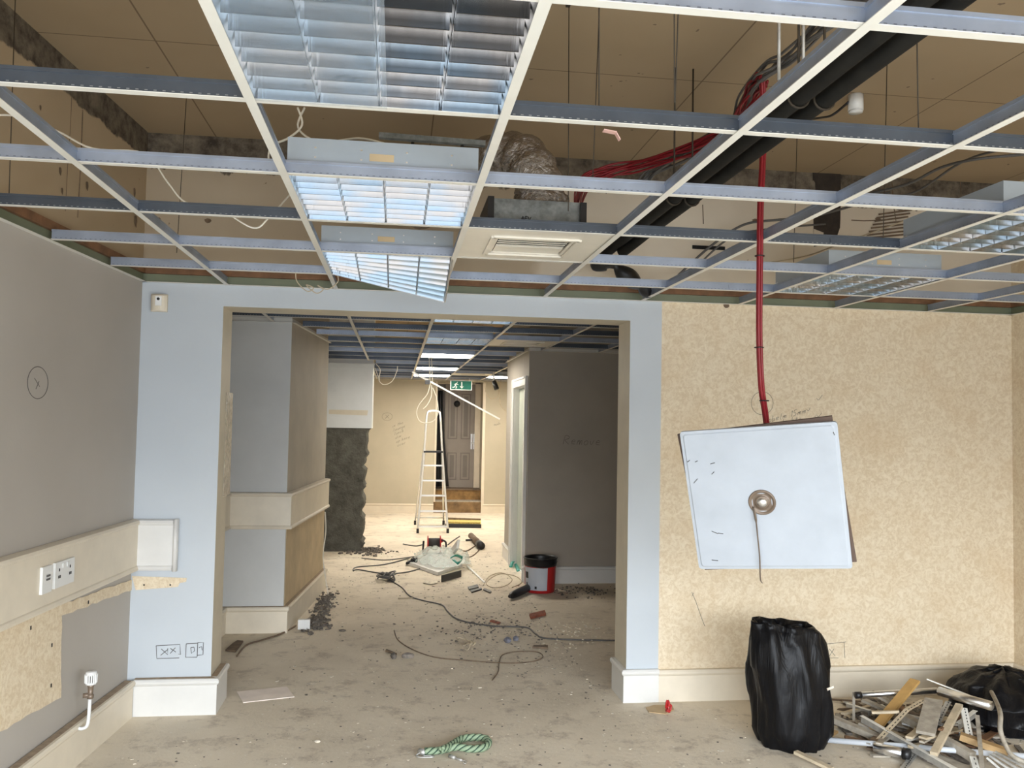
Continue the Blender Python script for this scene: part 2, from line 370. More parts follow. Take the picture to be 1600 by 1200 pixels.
# pier 2: white plaster above, raw cement below with ragged edges
P2Y = 10.8
mb = MB(); mb.box((xl(P2Y), P2Y, 1.52), (-.30, 11.35, UZ)); pier2 = struct(mb, 'wall_pier.001', m_bluewhite)
mb = MB()
prof = []
zz = [i*.05 for i in range(32)]
R_ = [-.335+.05*noise.noise(Vector((z*9, 3, 1)))+.05*noise.noise(Vector((z*23.3, 7, 2))) - (.03 if z < 1.2 else 0) for z in zz]; R_[-1] = -.30
vs = []; fs = []
for i, z in enumerate(zz):
    z = min(z, 1.52); x1 = R_[i]
    for (x, y) in ((xl(P2Y)+.01, P2Y+.02), (-.7, P2Y+.012), (-.5, P2Y+.02), (x1-.02, P2Y+.005), (x1, P2Y+.05), (x1-.02+.02*noise.noise(Vector((z*20,1,5))), P2Y+.2), (x1-.01, 11.3)): vs.append((x, y+.012*noise.noise(Vector((x*9, z*9, 0))), z))
k = 7
for i in range(len(zz)-1):
    for j in range(k-1): fs.append((i*k+j, i*k+j+1, (i+1)*k+j+1, (i+1)*k+j))
mb.add(vs, fs); mb.build('exposed_cement', m_cement, pier2)
mb = MB(); mb.box((xl(P2Y), P2Y-.015, 2.27), (-.29, P2Y, 2.31)); mb.box((xl(P2Y), P2Y-.03, 2.31), (-.28, P2Y, 2.325)); mb.build('cornice_moulding', m_bluewhite, pier2)
a = PY(514, 640, P2Y); c = PY(575, 648, P2Y)
mb = MB(); mb.prism([(a.x, P2Y-.003, a.z-.0), (c.x, P2Y-.003, a.z-.0), (c.x-.01, P2Y-.003, c.z-.01), (a.x, P2Y-.003, c.z)], (0,.002,0)); mb.build('bare_plaster_band', m_reveal, pier2)
# ---------------------------------------------------------------- baseboards and dado trunking
def run(mb, pts, z0, z1, t, cap=.012, bead=True, mi=0):
    """board along a polyline; outward side is to the right of travel"""
    P = [Vector((p[0], p[1], 0)) for p in pts]
    N = []
    for i in range(len(P)):
        ns = []
        if i > 0: d = (P[i]-P[i-1]).normalized(); ns.append(Vector((d.y, -d.x, 0)))
        if i < len(P)-1: d = (P[i+1]-P[i]).normalized(); ns.append(Vector((d.y, -d.x, 0)))
        if len(ns) == 2: b_ = (ns[0]+ns[1]).normalized(); N.append(b_/max(.3, b_.dot(ns[0])))
        else: N.append(ns[0])
    prof = [(0, z0), (t, z0), (t, z1-.035), (t+cap*.5, z1-.03), (t+cap, z1-.02), (t+cap, z1-.01), (t+cap*.4, z1), (0, z1)] if bead == True else \
           [(0, z0), (t*.5, z0), (t+cap*.6, z0+.004), (t+cap, z0+.015), (t+cap*.6, z0+.026), (t, z0+.03), (t, z1-.03), (t+cap*.6, z1-.026), (t+cap, z1-.015), (t+cap*.6, z1-.004), (t*.5, z1), (0, z1)]
    k = len(prof); vs = [P[i]+N[i]*o_+Vector((0,0,z)) for i in range(len(P)) for o_, z in prof]
    fs = [(i*k+j, (i+1)*k+j, (i+1)*k+(j+1)%k, i*k+(j+1)%k) for i in range(len(P)-1) for j in range(k)]
    fs += [tuple(range(k)), tuple((len(P)-1)*k+j for j in range(k-1,-1,-1))]
    mb.add(vs, fs, mi)
def skirt(name, pts, z1, t, ms, bead=True, z0=0, cap=.012):
    mb = MB(); run(mb, pts, z0, z1, t, cap, bead); return struct(mb, name, ms)
skirt('baseboard_left', [(xl(WY)+.002, WY), (xl(YF)+.002, YF-.002-.045)], .195, .045, m_cream)
skirt('baseboard_left_pillar', [(xl(YF)+.045, YF-.001), (OX0+.001, YF-.001), (OX0+.001, YB-.01)], .195, .04, m_skirtw)
skirt('baseboard_right_pillar', [(OX1-.001, YB-.01), (OX1-.001, YF-.001), (1.562, YF-.001)], .19, .02, m_skirtw)
skirt('baseboard_front', [(1.562, YF-.001), (XR-.001, YF-.001), (XR-.001, WY)], .185, .02, m_cream)
skirt('baseboard_partition', [(BX-.001, dy0-.08), (BX-.001, BY-.001), (XR, BY-.001)], .17, .018, m_skirtw)
skirt('baseboard_partition_side', [(BX-.001, BE), (BX-.001, dy1+.08)], .17, .018, m_skirtw)
skirt('baseboard_end_left', [(-.9, EY-.001), (EX0, EY-.001)], .16, .015, m_cream)
skirt('baseboard_end_right', [(EX1, EY-.001), (2.3, EY-.001)], .16, .015, m_cream)
sk = skirt('baseboard_pier', [(xl(5.3)+.003, 5.3), (xl(P1Y0)+.003, P1Y0-.002), (P1XA+.002, P1Y0-.002), (P1XB+.002, P1Y1)], .195, .035, m_cream)
m_dust = mat('brown_dust', (.33, .25, .17), .95, var=.12, vscale=30)
def ledge(pts, z, w, parent):
    mb = MB()
    P = [Vector((p[0], p[1], z)) for p in pts]
    for i in range(len(P)-1):
        d = (P[i+1]-P[i]).normalized(); n = Vector((d.y, -d.x, 0)); e0 = d*(-w if i else 0); e1 = d*(w if i < len(P)-2 else 0)
        mb.prism([P[i]+n*.001, P[i]+n*w+e0*0, P[i+1]+n*w+e1, P[i+1]+n*.001+e1*0], (0,0,.0012+.0002*i))
    mb.build('dust_film', m_dust, parent)
for o in bpy.data.objects:
    if o.name == 'baseboard_left': ledge([(xl(WY)+.002, WY), (xl(YF)+.002, YF-.05)], .1951, .036, o)
    if o.name == 'baseboard_left_pillar': ledge([(xl(YF)+.045, YF-.001), (OX0+.001, YF-.001), (OX0+.001, YB-.01)], .1951, .032, o)
    if o.name == 'baseboard_pier': ledge([(xl(P1Y0)+.003, P1Y0-.002), (P1XA+.002, P1Y0-.002), (P1XB+.002, P1Y1)], .1951, .028, o)
def trunk(name, pts, label):
    mb = MB(); run(mb, pts, .777, 1.055, .04, .012, False); o = mb.build(name, m_white); tag(o, label, 'trunking'); return o
tk = thing('dado_trunking', 'long cream dado trunking on left wall, returning onto the pale blue pillar', 'trunking', (xl(3)+.02, 3, .777))
mb = MB(); run(mb, [(xl(-1)+.002, -1), (xl(YF)+.002, YF-.002), (-1.19, YF-.002)], .777, 1.055, .04, .012, False)
for i_, fc_ in enumerate(mb.f):
    if all(mb.v[k][1] > YF-.06 for k in fc_) and sum(mb.v[k][0] for k in fc_)/len(fc_) > xl(YF)+.06: mb.mi[i_] = 1  # whiter faces on the pillar return: window light put into the colour
mb.build('cover', [m_cream, m_skirtw], tk)
mb = MB(); mb.tube([(-1.178, YF-.045, .775), (-1.178, YF-.045, 1.057)], .012, 8); mb.tube([(-1.178, YF-.02, .775), (-1.178, YF-.02, 1.057)], .011, 8); mb.build('end_cap', m_skirtw, tk)
tk2 = thing('dado_trunking', 'white dado trunking wrapped round the chimney pier beyond the opening', 'trunking', (-.9, P1Y0, .777))
mb = MB(); run(mb, [(xl(5.3)+.003, 5.3), (xl(P1Y0)+.003, P1Y0-.003), (P1XA+.003, P1Y0-.003), (P1XB+.003, P1Y1-.02)], .777, 1.055, .04, .012, False); mb.build('cover', m_cream, tk2)
# torn wallpaper remnants on the left wall and pillar
def wl_pt(x, y, off=.0):     # pixel onto the left wall plane
    d = ray(x, y); k = .0828; X0 = -1.413-.0828*4.95+off; t_ = X0/(d.x-k*d.y); return Vector((d.x*t_, d.y*t_, d.z*t_+CH))
nl = Vector((1, -.0828, 0)).normalized()
def ragged(poly, amp=.01, step=.05):
    out = []
    for i in range(len(poly)):
        a = Vector(poly[i]); c = Vector(poly[(i+1) % len(poly)]); n = max(1, int((c-a).length/step))
        for k in range(n):
            p = a.lerp(c, k/n); q = (c-a).normalized().cross(nl); out.append(p+(q*amp*random.uniform(-1, 1) if k else Vector()))
    return out
mb = MB(); poly = [wl_pt(*p, .004) for p in [(-260, 1045), (0, 978), (208, 905), (208, 921), (96, 962), (95, 1090), (0, 1143), (-260, 1290)]]
mb.prism(ragged(poly, .006), nl*.0015); mb.build('torn_wallpaper', m_paper, wall_left)
mb = MB(); poly = [PY(*p, YF-.002) for p in [(206, 900), (292, 903), (291, 909), (281, 911), (278, 917), (212, 922)]]
mb.prism(poly, (0,-.0015,0)); mb.build('torn_wallpaper', m_paper, wall_front)
mb = MB()
for p in [(225, 914), (266, 914)]:
    q = PY(*p, YF-.005); mb.box((q.x-.004, q.y, q.z-.004), (q.x+.004, q.y+.001, q.z+.004))
split(mb, 'screw_hole', m_dark, wall_front)
mb = MB()
for p in [(81, 1008), (80, 1071), (48, 981), (138, 941)]:
    q = wl_pt(*p, .0065); mb.box((q.x, q.y-.005, q.z-.008), (q.x+.0015, q.y+.005, q.z+.008))
split(mb, 'screw_hole', m_dark, wall_left)
# perimeter angle + timber batten just over it
def perim(pts):
    mb = MB(); run2(mb, pts, GZ-.002, GZ+.001, .026); mw = mb
    return mw
def run2(mb, pts, z0, z1, t):
    for i in range(len(pts)-1):
        a = Vector((*pts[i], 0)); c = Vector((*pts[i+1], 0)); d = (c-a).normalized(); n = Vector((d.y, -d.x, 0))
        mb.prism([a, c, c+n*t, a+n*t] if False else [a+Vector((0,0,z0)), a+n*t+Vector((0,0,z0)), c+n*t+Vector((0,0,z0)), c+Vector((0,0,z0))], (0,0,z1-z0))
near = [(xl(WY)+.001, WY), (xl(YF)+.001, YF-.001)], [(xl(YF), YF-.001), (XR, YF-.001)], [(XR-.001, YF), (XR-.001, WY)]
mb = MB()
for p in near: run2(mb, p, GZ-.002, GZ, .026)
t1 = struct(mb, 'trim_1', m_flange)
mb = MB()
for p in near: run2(mb, p, GZ, GZ+.045, .003)
mb.build('angle_upstand', m_olive, t1)
mb = MB()
for p in near: run2(mb, p, GZ+.046, GZ+.085, .02)
struct(mb, 'trim_2', m_woodred)
mb = MB()
for p in ([(xl(YB)+.001, YB), (xl(P1Y0), P1Y0-.001)], [(xl(P1Y0), P1Y0-.001), (P1XA, P1Y0-.001)], [(P1XA+.001, P1Y0), (P1XB+.001, P1Y1)], [(BX-.001, BE), (BX-.001, BY-.001)], [(BX, BY-.001), (XR, BY-.001)], [(-.9, EY-.001), (2.3, EY-.001)]):
    run2(mb, p, GZ-.002, GZ, .026); run2(mb, p, GZ, GZ+.03, .003)
struct(mb, 'trim_3', m_flange)
# door in the partition side (frame + pale pane)
d1 = MB()
for (y0, y1, z0, z1) in ((dy0-.07, dy0+.02, 0, DTOP+.07), (dy1-.02, dy1+.07, 0, DTOP+.07), (dy0+.02, dy1-.02, DTOP-.02, DTOP+.07)):
    d1.box((BX-.022, y0, z0), (BX-.001, y1, z1))
    d1.box((BX-.032, y0 if y0 < dy0 else y1-.02, z0), (BX-.022, y0+.02 if y0 < dy0 else y1, z1)) if y1-y0 < .2 else d1.box((BX-.032, y0, z1-.02), (BX-.022, y1, z1))
for (y0, y1, z0, z1) in ((dy0, dy0+.03, 0, DTOP), (dy1-.03, dy1, 0, DTOP), (dy0+.03, dy1-.03, DTOP-.03, DTOP)): d1.box((BX, y0, z0), (BX+.115, y1, z1))
door2 = struct(d1, 'door_1', m_skirtw)
mb = MB(); mb.box((BX+.05, dy0+.032, .02), (BX+.08, dy1-.032, DTOP-.034)); mb.build('door_leaf', m_glass, door2)
mb = MB(); ym = (dy0+dy1)/2; mb.box((BX+.04, ym-.02, .05), (BX+.05, ym+.02, DTOP-.06)); mb.build('glazing_bar', m_skirtw, door2)
# far door, two steps, lining
st = MB(); st.box((EX0+.002, EY+.05, 0), (EX1-.002, 16.2, .19)); st1 = struct(st, 'trim_4', mat('step_timber', (.20,.12,.05), .7, var=.2, vscale=9)); st1['label'] = 'lower timber step'
mb = MB(); mb.box((EX0+.002, EY+.05, .19), (EX1-.002, EY+.36, .205)); mb.build('tread', m_woodgrey, st1)
st = MB(); st.box((EX0+.002, EY+.36, .19), (EX1-.002, 16.2, .38)); st2 = struct(st, 'trim_5', mat('step_timber_upper', (.25,.14,.045), .7, var=.2, vscale=9))
mb = MB(); mb.box((EX0+.002, EY+.34, .38), (EX1-.002, 16.2, .395)); mb.build('tread', m_wooddark, st2)
DY = 16.08
a = PY(693, 758, DY); c = PY(742, 600, DY)
dx0, dx1, dz0, dz1 = a.x, c.x+.01, .40, 2.33
mb = MB(); mb.box((dx0, DY, dz0), (dx1, DY+.05, dz1))
dr = struct(mb, 'door_2', m_door)
mb = MB(); wd = dx1-dx0
for z0, z1 in ((.54, 1.05), (1.30, 2.15)):
    for fx0, fx1 in ((.10, .42), (.54, .86)):
        x0, x1 = dx0+wd*fx0, dx0+wd*fx1
        for q in ((x0, z0, x1, z0+.018), (x0, z1-.018, x1, z1), (x0, z0, x0+.018, z1), (x1-.018, z0, x1, z1)): mb.box((q[0], DY-.008, q[1]), (q[2], DY-.001, q[3]))
        mb.box((x0+.05, DY-.012, z0+.05), (x1-.05, DY-.001, z1-.05))
split(mb, 'door_panel', mat('moulding_shade', (.17,.145,.125), .5, var=.03), dr)  # darker copy of the door colour paints shade into the relief
a = PY(735, 702, DY); c = PY(743, 678, DY)
mb = MB(); mb.box((a.x, DY-.01, a.z), (a.x+.035, DY-.001, c.z)); mb.box((a.x+.05, DY-.01, a.z), (a.x+.085, DY-.001, c.z)); mb.tube([(a.x+.017, DY-.012, a.z+.12), (a.x+.017, DY-.06, a.z+.12), (a.x+.07, DY-.06, a.z+.12)], .01); mb.build('door_handle', m_chrome, dr)
mb = MB(); q = PY(714, 631, DY); mb.tube([(q.x, DY-.016, q.z), (q.x, DY-.001, q.z)], .06, 20); mb.build('door_disc', m_black, dr)
mb = MB(); mb.box((dx1, DY-.06, .40), (EX1-.002, 16.19, 2.34)); mb.box((EX0, EY-.02, 0.2), (EX0+.03, EY+.15, 2.34)); mb.box((EX1-.03, EY-.02, .0), (EX1+.02, EY+.0, 2.34)); mb.box((EX0+.001, DY-.02, dz1), (dx1, 16.19, dz1+.1)); struct(mb, 'trim_6', m_cream)
# black sheet hanging left of the door
mb = MB(); vs = []; fs = []
n, k = 14, 20
for j in range(k):
    v_ = j/(k-1); z = 2.2*(1-v_)+.43*v_; w_ = .06+.10*v_**1.5
    for i in range(n):
        u_ = i/(n-1); vs.append((EX0+.06+u_*w_*1.5, 15.95-.03*math.sin(u_*14+v_*2)-.05*v_, z))
fs = [(j*n+i, j*n+i+1, (j+1)*n+i+1, (j+1)*n+i) for j in range(k-1) for i in range(n-1)]
mb.add(vs, fs, 0, True); bs = one(mb, 'dust_sheet', m_black, 'long black sheet hanging beside the far panelled door', 'sheet'); sd = bs.modifiers.new('s', 'SOLIDIFY'); sd.thickness = .006
# ---------------------------------------------------------------- ceiling grid
def tee(name, a, b, label, group, dark=False, clips=()):
    """a,b: ends of the flange centre line"""
    a = Vector(a); b = Vector(b); mid = (a+b)/2
    rt = thing(name, label, 'ceiling grid bar', mid, group)
    alongx = abs(b.x-a.x) > abs(b.y-a.y); A = a-mid; B = b-mid
    def bx(mb, w, z0, z1):
        if alongx: mb.box((A.x, -w, z0), (B.x, w, z1))
        else: mb.box((-w, A.y, z0), (w, B.y, z1))
    z = 0
    mb = MB(); bx(mb, .012, -.001, .001); f = mb.build('flange', m_flange); f.parent = rt
    mb = MB(); bx(mb, .0016, .001, .034); bx(mb, .0045, .034, .043)
    for c in clips: mb.box((c-.02, -.0045, .012), (c+.02, -.0016, .03))
    w = mb.build('web', m_galvd if dark else m_galv); w.parent = rt
    return rt
ORD = ['first', 'second', 'third', 'fourth', 'fifth', 'sixth', 'seventh', 'eighth', 'ninth', 'tenth', 'eleventh', 'twelfth', 'thirteenth', 'fourteenth', 'fifteenth', 'sixteenth', 'seventeenth']
NR = [4.462, 3.857, 3.26, 2.655, 2.05, 1.458]
for i, y in enumerate(NR+[.86, .26, -.34, -.94]):
    lb = 'cross bar of the near ceiling grid, %s row counted from the opening wall' % ORD[i]
    tee('ceiling_cross_bar', (xl(y)+.028, y, GZ+.0015), (XR-.03, y, GZ+.0015), lb, 'cross bars of the near ceiling grid', dark=(y in (2.05, 3.26)), clips=(-1.0, .6) if i in (0, 2, 4) else ())
NC = [-.957, -.357, .243, .845, 1.435, 2.04, 2.655, 3.27]
for i, x in enumerate(NC):
    lb = 'long ceiling bar of the near grid, %s from the left at the opening wall' % ORD[i]
    tee('ceiling_long_bar', (x, WY+.05, GZ-.0015), (x, YF-.028, GZ-.0015), lb, 'long bars of the near ceiling grid')
CR = [5.82+.6*i for i in range(16)]
def xlim(y):
    if y < P1Y0: return xl(y)+.03, XR-.03
    if y < P1Y1: return P1XA+.0889*(y-P1Y0)+.03, (XR-.03 if y < BY else BX-.03)
    if y < BY: return xl(y)+.03, XR-.03
    if y < BE: return xl(y)+.03, BX-.03
    return (-.28 if P2Y < y < 11.35 else xl(y)+.03), 2.27
for i, y in enumerate(CR):
    x0, x1 = xlim(y)
    tee('ceiling_cross_bar', (x0, y, GZ+.0015), (x1, y, GZ+.0015), 'cross bar of the back room ceiling grid, %s row beyond the opening' % ORD[i], 'cross bars of the back ceiling grid', dark=(i % 3 != 0))
for x, y0, y1, lb in ((-.95, YB, P1Y0-.03, 'short ceiling bar running from the opening to the chimney pier'), (-.355, YB, EY-.03, 'long back room ceiling bar left of the lit panels, passing the raw cement pier'),
                      (.245, YB, EY-.03, 'long back room ceiling bar along the left edge of the lit panels'), (.85, YB, EY-.03, 'long back room ceiling bar along the right edge of the lit panels'),
                      (1.45, YB, BY-.03, 'back room ceiling bar ending over the grey partition, near its corner'), (2.05, YB, BY-.03, 'back room ceiling bar ending over the grey partition, nearest the right pillar'),
                      (2.65, YB, BY-.03, 'back room ceiling bar hidden to the right behind the right pillar'),
                      (1.45, BE, EY-.03, 'far corridor ceiling bar right of the exit sign, beyond the partition'), (2.05, BE, EY-.03, 'far corridor ceiling bar nearest the right wall, beyond the partition')):
    tee('ceiling_long_bar', (x, y0, GZ-.0015), (x, y1, GZ-.0015), lb, 'long bars of the back ceiling grid')
# ---------------------------------------------------------------- louvred light fittings
def fitting(x0, y0, label, drop=0, film=0, rows=8, w=.588, parts=True):
    z = GZ+.004
    rt = thing('louvred_light', label, 'ceiling light', (x0+.3, y0+.3, z), 'unlit louvred ceiling lights')
    h = .294
    mb = MB(); H = .115; tt = .0015
    mb.box((-h,-h,.006), (-h+tt,h,H)); mb.box((h-tt,-h,.006), (h,h,H)); mb.box((-h+tt,-h,.006), (h-tt,-h+tt,H)); mb.box((-h+tt,h-tt,.006), (h-tt,h,H)); mb.box((-h,-h,H), (h,h,H+tt))
    o = mb.build('housing', m_body); o.parent = rt
    mb = MB()
    for k in range(4): xx = (k-1.5)*.147; mb.tube([(xx, -.27, .07), (xx, .27, .07)], .008, 8)
    for o in split(mb, 'tube_lamp', m_lampglass, None): o.parent = rt
    mb = MB()
    mb.box((-.045, -h-.0015, .055), (.03, -h, .078))
    for o in split(mb, 'rating_sticker', m_strip, None): o.parent = rt
    mb = MB()
    for sx in (-1, 1):
        for sy2 in (-1, 1): mb.box((sx*h-.006, sy2*(h-.02)-.012, .03), (sx*h+.008 if sx > 0 else sx*h+.004, sy2*(h-.02)+.012, .045))
    for sx in (-.21, -.07, .07, .21):
        for zz_ in (.055, .085): mb.box((sx-.003, -h-.001, zz_), (sx+.003, -h, zz_+.005))
    for o in split(mb, 'fixing_clip', m_chrome, None): o.parent = rt
    def dz(x, y): return -drop*max(0, (x+h)/(2*h))*max(0, (y+h)/(2*h))
    # louvre: mirrored cross blades and longitudinal dividers
    pr_ = [(.001, .000), (.003, .012), (.008, .026), (.016, .042)]
    mb = MB(); pitch = 2*h/rows
    for c in range(4):
        xa = -h+.006+c*(2*h-.012)/4+.004; xb = -h+.006+(c+1)*(2*h-.012)/4-.004
        for r_ in range(rows+1):
            yc = -h+.004+r_*(2*h-.008)/rows
            for sgn in (-1, 1):
                if (r_ == 0 and sgn == -1) or (r_ == rows and sgn == 1): continue
                vs = [(x, yc+sgn*pq[0], pq[1]+dz(x, yc)) for pq in pr_ for x in (xa, (xa+xb)/2, xb)]
                mb.add(vs, [(i*3+j, i*3+j+1, (i+1)*3+j+1, (i+1)*3+j) for i in range(3) for j in range(2)], 0, True)
            mb.box((xa, yc-.001, -.0005+min(dz(xa, yc), dz(xb, yc))), (xb, yc+.001, .001+min(dz(xa, yc), dz(xb, yc)))) if not drop else None
    o = mb.build('louvre_blades', m_mirror); o.parent = rt
    mb = MB()
    for c in range(5):
        xc = -h+.004+c*(2*h-.008)/4
        for sgn in (-1, 1):
            if (c == 0 and sgn == -1) or (c == 4 and sgn == 1): continue
            vs = [(xc+sgn*pq[0]*.7, y, pq[1]+dz(xc, y)) for pq in pr_ for y in (-h, 0, h)]
            mb.add(vs, [(i*3+j, i*3+j+1, (i+1)*3+j+1, (i+1)*3+j) for i in range(3) for j in range(2)], 0, True)
    for a_, c_ in (((-h,-h), (h,-h)), ((h,-h), (h,h)), ((h,h), (-h,h)), ((-h,h), (-h,-h))):
        mb.bar((*a_, dz(*a_)), (*c_, dz(*c_)), .006, .004)
    o = mb.build('louvre_frame', m_chrome); o.parent = rt
    # silvered reflector above the tubes
    mb = MB(); nx = 24
    vs = []
    for i in range(nx+1):
        u = i/nx; x = -h+.004+u*(2*h-.008); zz2 = .06+.045*abs(math.sin(u*4*math.pi))
        vs += [(x, -h+.003, zz2+dz(x,-h)), (x, h-.003, zz2+dz(x, h))]
    mb.add(vs, [(2*i, 2*i+2, 2*i+3, 2*i+1) for i in range(nx)], 0, True); o = mb.build('reflector', m_mirror); o.parent = rt
    if film:
        nx = 28; vs = []
        for j in range(nx+1):
            for i in range(nx+1):
                x = -h+.006+i/nx*(2*h*film); y = -h+.006+j/nx*(2*h-.012); vs.append((x, y, -.004-.010*abs(noise.noise(Vector((x*9, y*14, 3))))))
        mb = MB(); mb.add(vs, [(j*(nx+1)+i, j*(nx+1)+i+1, (j+1)*(nx+1)+i+1, (j+1)*(nx+1)+i) for j in range(nx) for i in range(nx)], 0, True)
        o = mb.build('protective_film', m_film); o.parent = rt; o['label'] = 'crinkled clear protective film'
    return rt
fitting(-.357, 1.458, 'nearest louvred ceiling light, large at top of photo, with crumpled clear film', film=.52)
fitting(-.357, 2.66, 'second louvred ceiling light from camera, above the opening, blue reflections')
fitting(-.357, 3.862, 'louvred ceiling light nearest the opening wall, its louvre dropped at one corner', drop=.125)
fitting(2.045, 2.66, 'louvred ceiling light at right edge of photo, far right of the red cable')
fitting(2.045, 3.862, 'louvred ceiling light just above the wallpapered wall, right of the red cable')
fitting(.25, 5.825, 'unlit louvred light just beyond the top of the opening')
fitting(.25, 7.62, 'unlit louvred light in the back room, before the first lit panel')
def lit(x0, y0, label):
    rt = thing('lit_panel_light', label, 'ceiling light', (x0+.3, y0+.3, GZ+.003), 'lit ceiling panels')
    mb = MB(); mb.box((-.28,-.28,0), (.28,.28,.006)); o = mb.build('diffuser', m_lit); o.parent = rt
    mb = MB(); mb.box((-.294,-.294,.007), (.294,.294,.06))
    for q in ((-.294,-.294,.294,-.28), (-.294,.28,.294,.294), (-.294,-.28,-.28,.28), (.28,-.28,.294,.28)): mb.box((q[0],q[1],-.001), (q[2],q[3],.007))
    o = mb.build('housing', m_body); o.parent = rt
lit(.25, 9.42, 'lit ceiling panel nearest the opening, first of the glowing row'); lit(.25, 11.82, 'second glowing ceiling panel of the row toward the far door')
lit(.25, 13.62, 'farthest glowing ceiling panel of the row, in front of the far door'); lit(1.45, 13.62, 'glowing ceiling panel at far right, peeking past the partition')
# ---------------------------------------------------------------- supply air diffusers, plenum and duct
def diffuser(x0, y0, label):
    rt = thing('air_diffuser', label, 'air vent', (x0+.3, y0+.3, GZ+.003), 'square ceiling air diffusers')
    mb = MB(); h = .293; q = .175; z = 0
    for a_ in ((-h,-h,h,-q), (-h,q,h,h), (-h,-q,-q,q), (q,-q,h,q)): mb.box((a_[0],a_[1],0), (a_[2],a_[3],.008))
    o = mb.build('face_plate', m_white); o.parent = rt
    mb = MB()
    for a_, b_ in (((-q,-q),(q,-q)), ((q,-q),(q,q)), ((q,q),(-q,q)), ((-q,q),(-q,-q))):
        mb.bar((*a_, -.004), (*b_, -.004), .02, .008); mb.bar((a_[0]*.9, a_[1]*.9, .004), (b_[0]*.9, b_[1]*.9, .004), .012, .008)
    o = mb.build('rim', m_white); o.parent = rt
    mb = MB()
    for k in range(5):
        y = -.135+k*.036; mb.bar((-.145, y, .006), (.145, y, .006), .012, .002)
    mb.box((-.145, .03, .004), (.145, .15, .008))
    for o in split(mb, 'vane', m_white, None): o.parent = rt
    mb = MB(); mb.box((-.15,-.15,.025), (.15,.15,.03)); o = mb.build('throat', m_dark); o.parent = rt
    return rt
diffuser(.25, 3.26+.005, 'square white slotted air diffuser in the near ceiling grid, right of the lights') .location.x = .545
diffuser(.85, 7.62, 'square air diffuser in the back room ceiling above the partition corner')
diffuser(.85, 13.02, 'far square air diffuser in the corridor ceiling near the exit sign')
pl = thing('air_plenum_box', 'galvanised plenum box with scribbled letters above the near diffuser', 'duct box', (.56, 3.56, GZ+.02))
mb = MB(); mb.box((.37,3.42,GZ+.035), (.75,3.72,GZ+.165)); mb.build('sheet_box', m_galvbox, pl)
mb = MB(); mb.box((.345,3.40,GZ+.035), (.37,3.74,GZ+.168)); mb.box((.725,3.395,GZ+.035), (.75,3.42,GZ+.16)); split(mb, 'side_flange', m_black, pl)
LET = {'A': [[(0,0),(.35,1),(.7,0)],[(.15,.4),(.55,.4)]], 'F': [[(0,0),(0,1),(.6,1)],[(0,.55),(.5,.55)]], 'V': [[(0,1),(.3,0),(.65,1)]],
 'R': [[(0,0),(.05,1),(.5,.95),(.55,.7),(.1,.5),(.65,0)]], 'e': [[(.05,.3),(.45,.35),(.35,.55),(.1,.45),(.1,.1),(.5,.05)]], 'm': [[(0,0),(.05,.5),(.1,.35),(.25,.5),(.3,0),(.35,.4),(.5,.5),(.55,0)]],
 'o': [[(.3,.5),(.05,.35),(.1,.02),(.4,.05),(.45,.4),(.25,.5)]], 'v': [[(0,.5),(.2,0),(.45,.55)]], 'l': [[(.1,1),(.1,.05),(.25,0)]], 'i': [[(.1,.5),(.1,0),(.2,0)],[(.1,.7),(.11,.74)]],
 'g': [[(.4,.5),(.1,.4),(.1,.1),(.4,.1),(.4,.5),(.4,-.4),(.05,-.35)]], 'h': [[(0,1),(0,0),(.05,.4),(.3,.5),(.35,0)]], 't': [[(.2,.9),(.2,.05),(.35,0)],[(0,.55),(.4,.6)]], 's': [[(.35,.5),(.1,.4),(.35,.15),(.05,0)]],
 'a': [[(.4,.5),(.1,.4),(.1,.05),(.4,.15),(.42,.5),(.42,0)]], 'd': [[(.4,.2),(.1,.4),(.1,.0),(.4,.1),(.42,1),(.45,0)]], 'n': [[(0,.5),(.02,0),(.1,.4),(.3,.5),(.35,0)]], 'b': [[(0,1),(0,0),(.35,.1),(.35,.4),(.02,.4)]],
 '1': [[(.1,.8),(.25,1),(.2,0)]], '5': [[(.5,1),(.1,1),(.05,.55),(.4,.5),(.4,.05),(0,0)]], 'u': [[(0,.5),(.05,0),(.35,.05),(.38,.5),(.42,0)]], 'k': [[(0,1),(0,0)],[(.35,.5),(0,.2),(.4,0)]], 'r': [[(0,.5),(.02,0),(.08,.4),(.3,.5)]],
 'X': [[(0,1),(.6,0)],[(.6,1),(0,0)]], '~': [[(0,.3),(.25,0),(.6,.6)]], '?': [[(0,.3),(.2,.1),(.4,.4),(.6,.1),(.9,.3)]], 'D': [[(0,0),(.05,1),(.5,.8),(.5,.2),(0,0)]], 'c': [[(.4,.45),(.1,.4),(.1,.05),(.4,.05)]], 'p': [[(0,.5),(0,-.4)],[(0,.4),(.35,.45),(.35,.05),(0,.05)]]}
def write(mb, text, px, py, size, slope, place, r=.0014):
    """handwriting: pixel anchor px,py, letter height in pixels"""
    x = px
    for ch in text:
        if ch == ' ': x += size*.5; continue
        mw = 0
        for st_ in LET[ch]:
            pts = [place(x+u*size+v_*size*.2, py-v_*size+(x+u*size-px)*slope) for u, v_ in st_]; mw = max(mw, max(u for u, _ in st_))
            mb.tube(smooth_path(pts, 3) if len(pts) > 2 else pts, r, 4, cap=False, smooth=False)
        x += (mw+.25)*size
def scrawl(name, parent, m, draw):
    mb = MB(); draw(mb); o = mb.build(name, m, parent); return o
def poly_px(mb, pts, place, r=.0014, sm=True):
    q = [place(*p) for p in pts]; mb.tube(smooth_path(q, 4) if sm and len(q) > 2 else q, r, 4, cap=False, smooth=False)
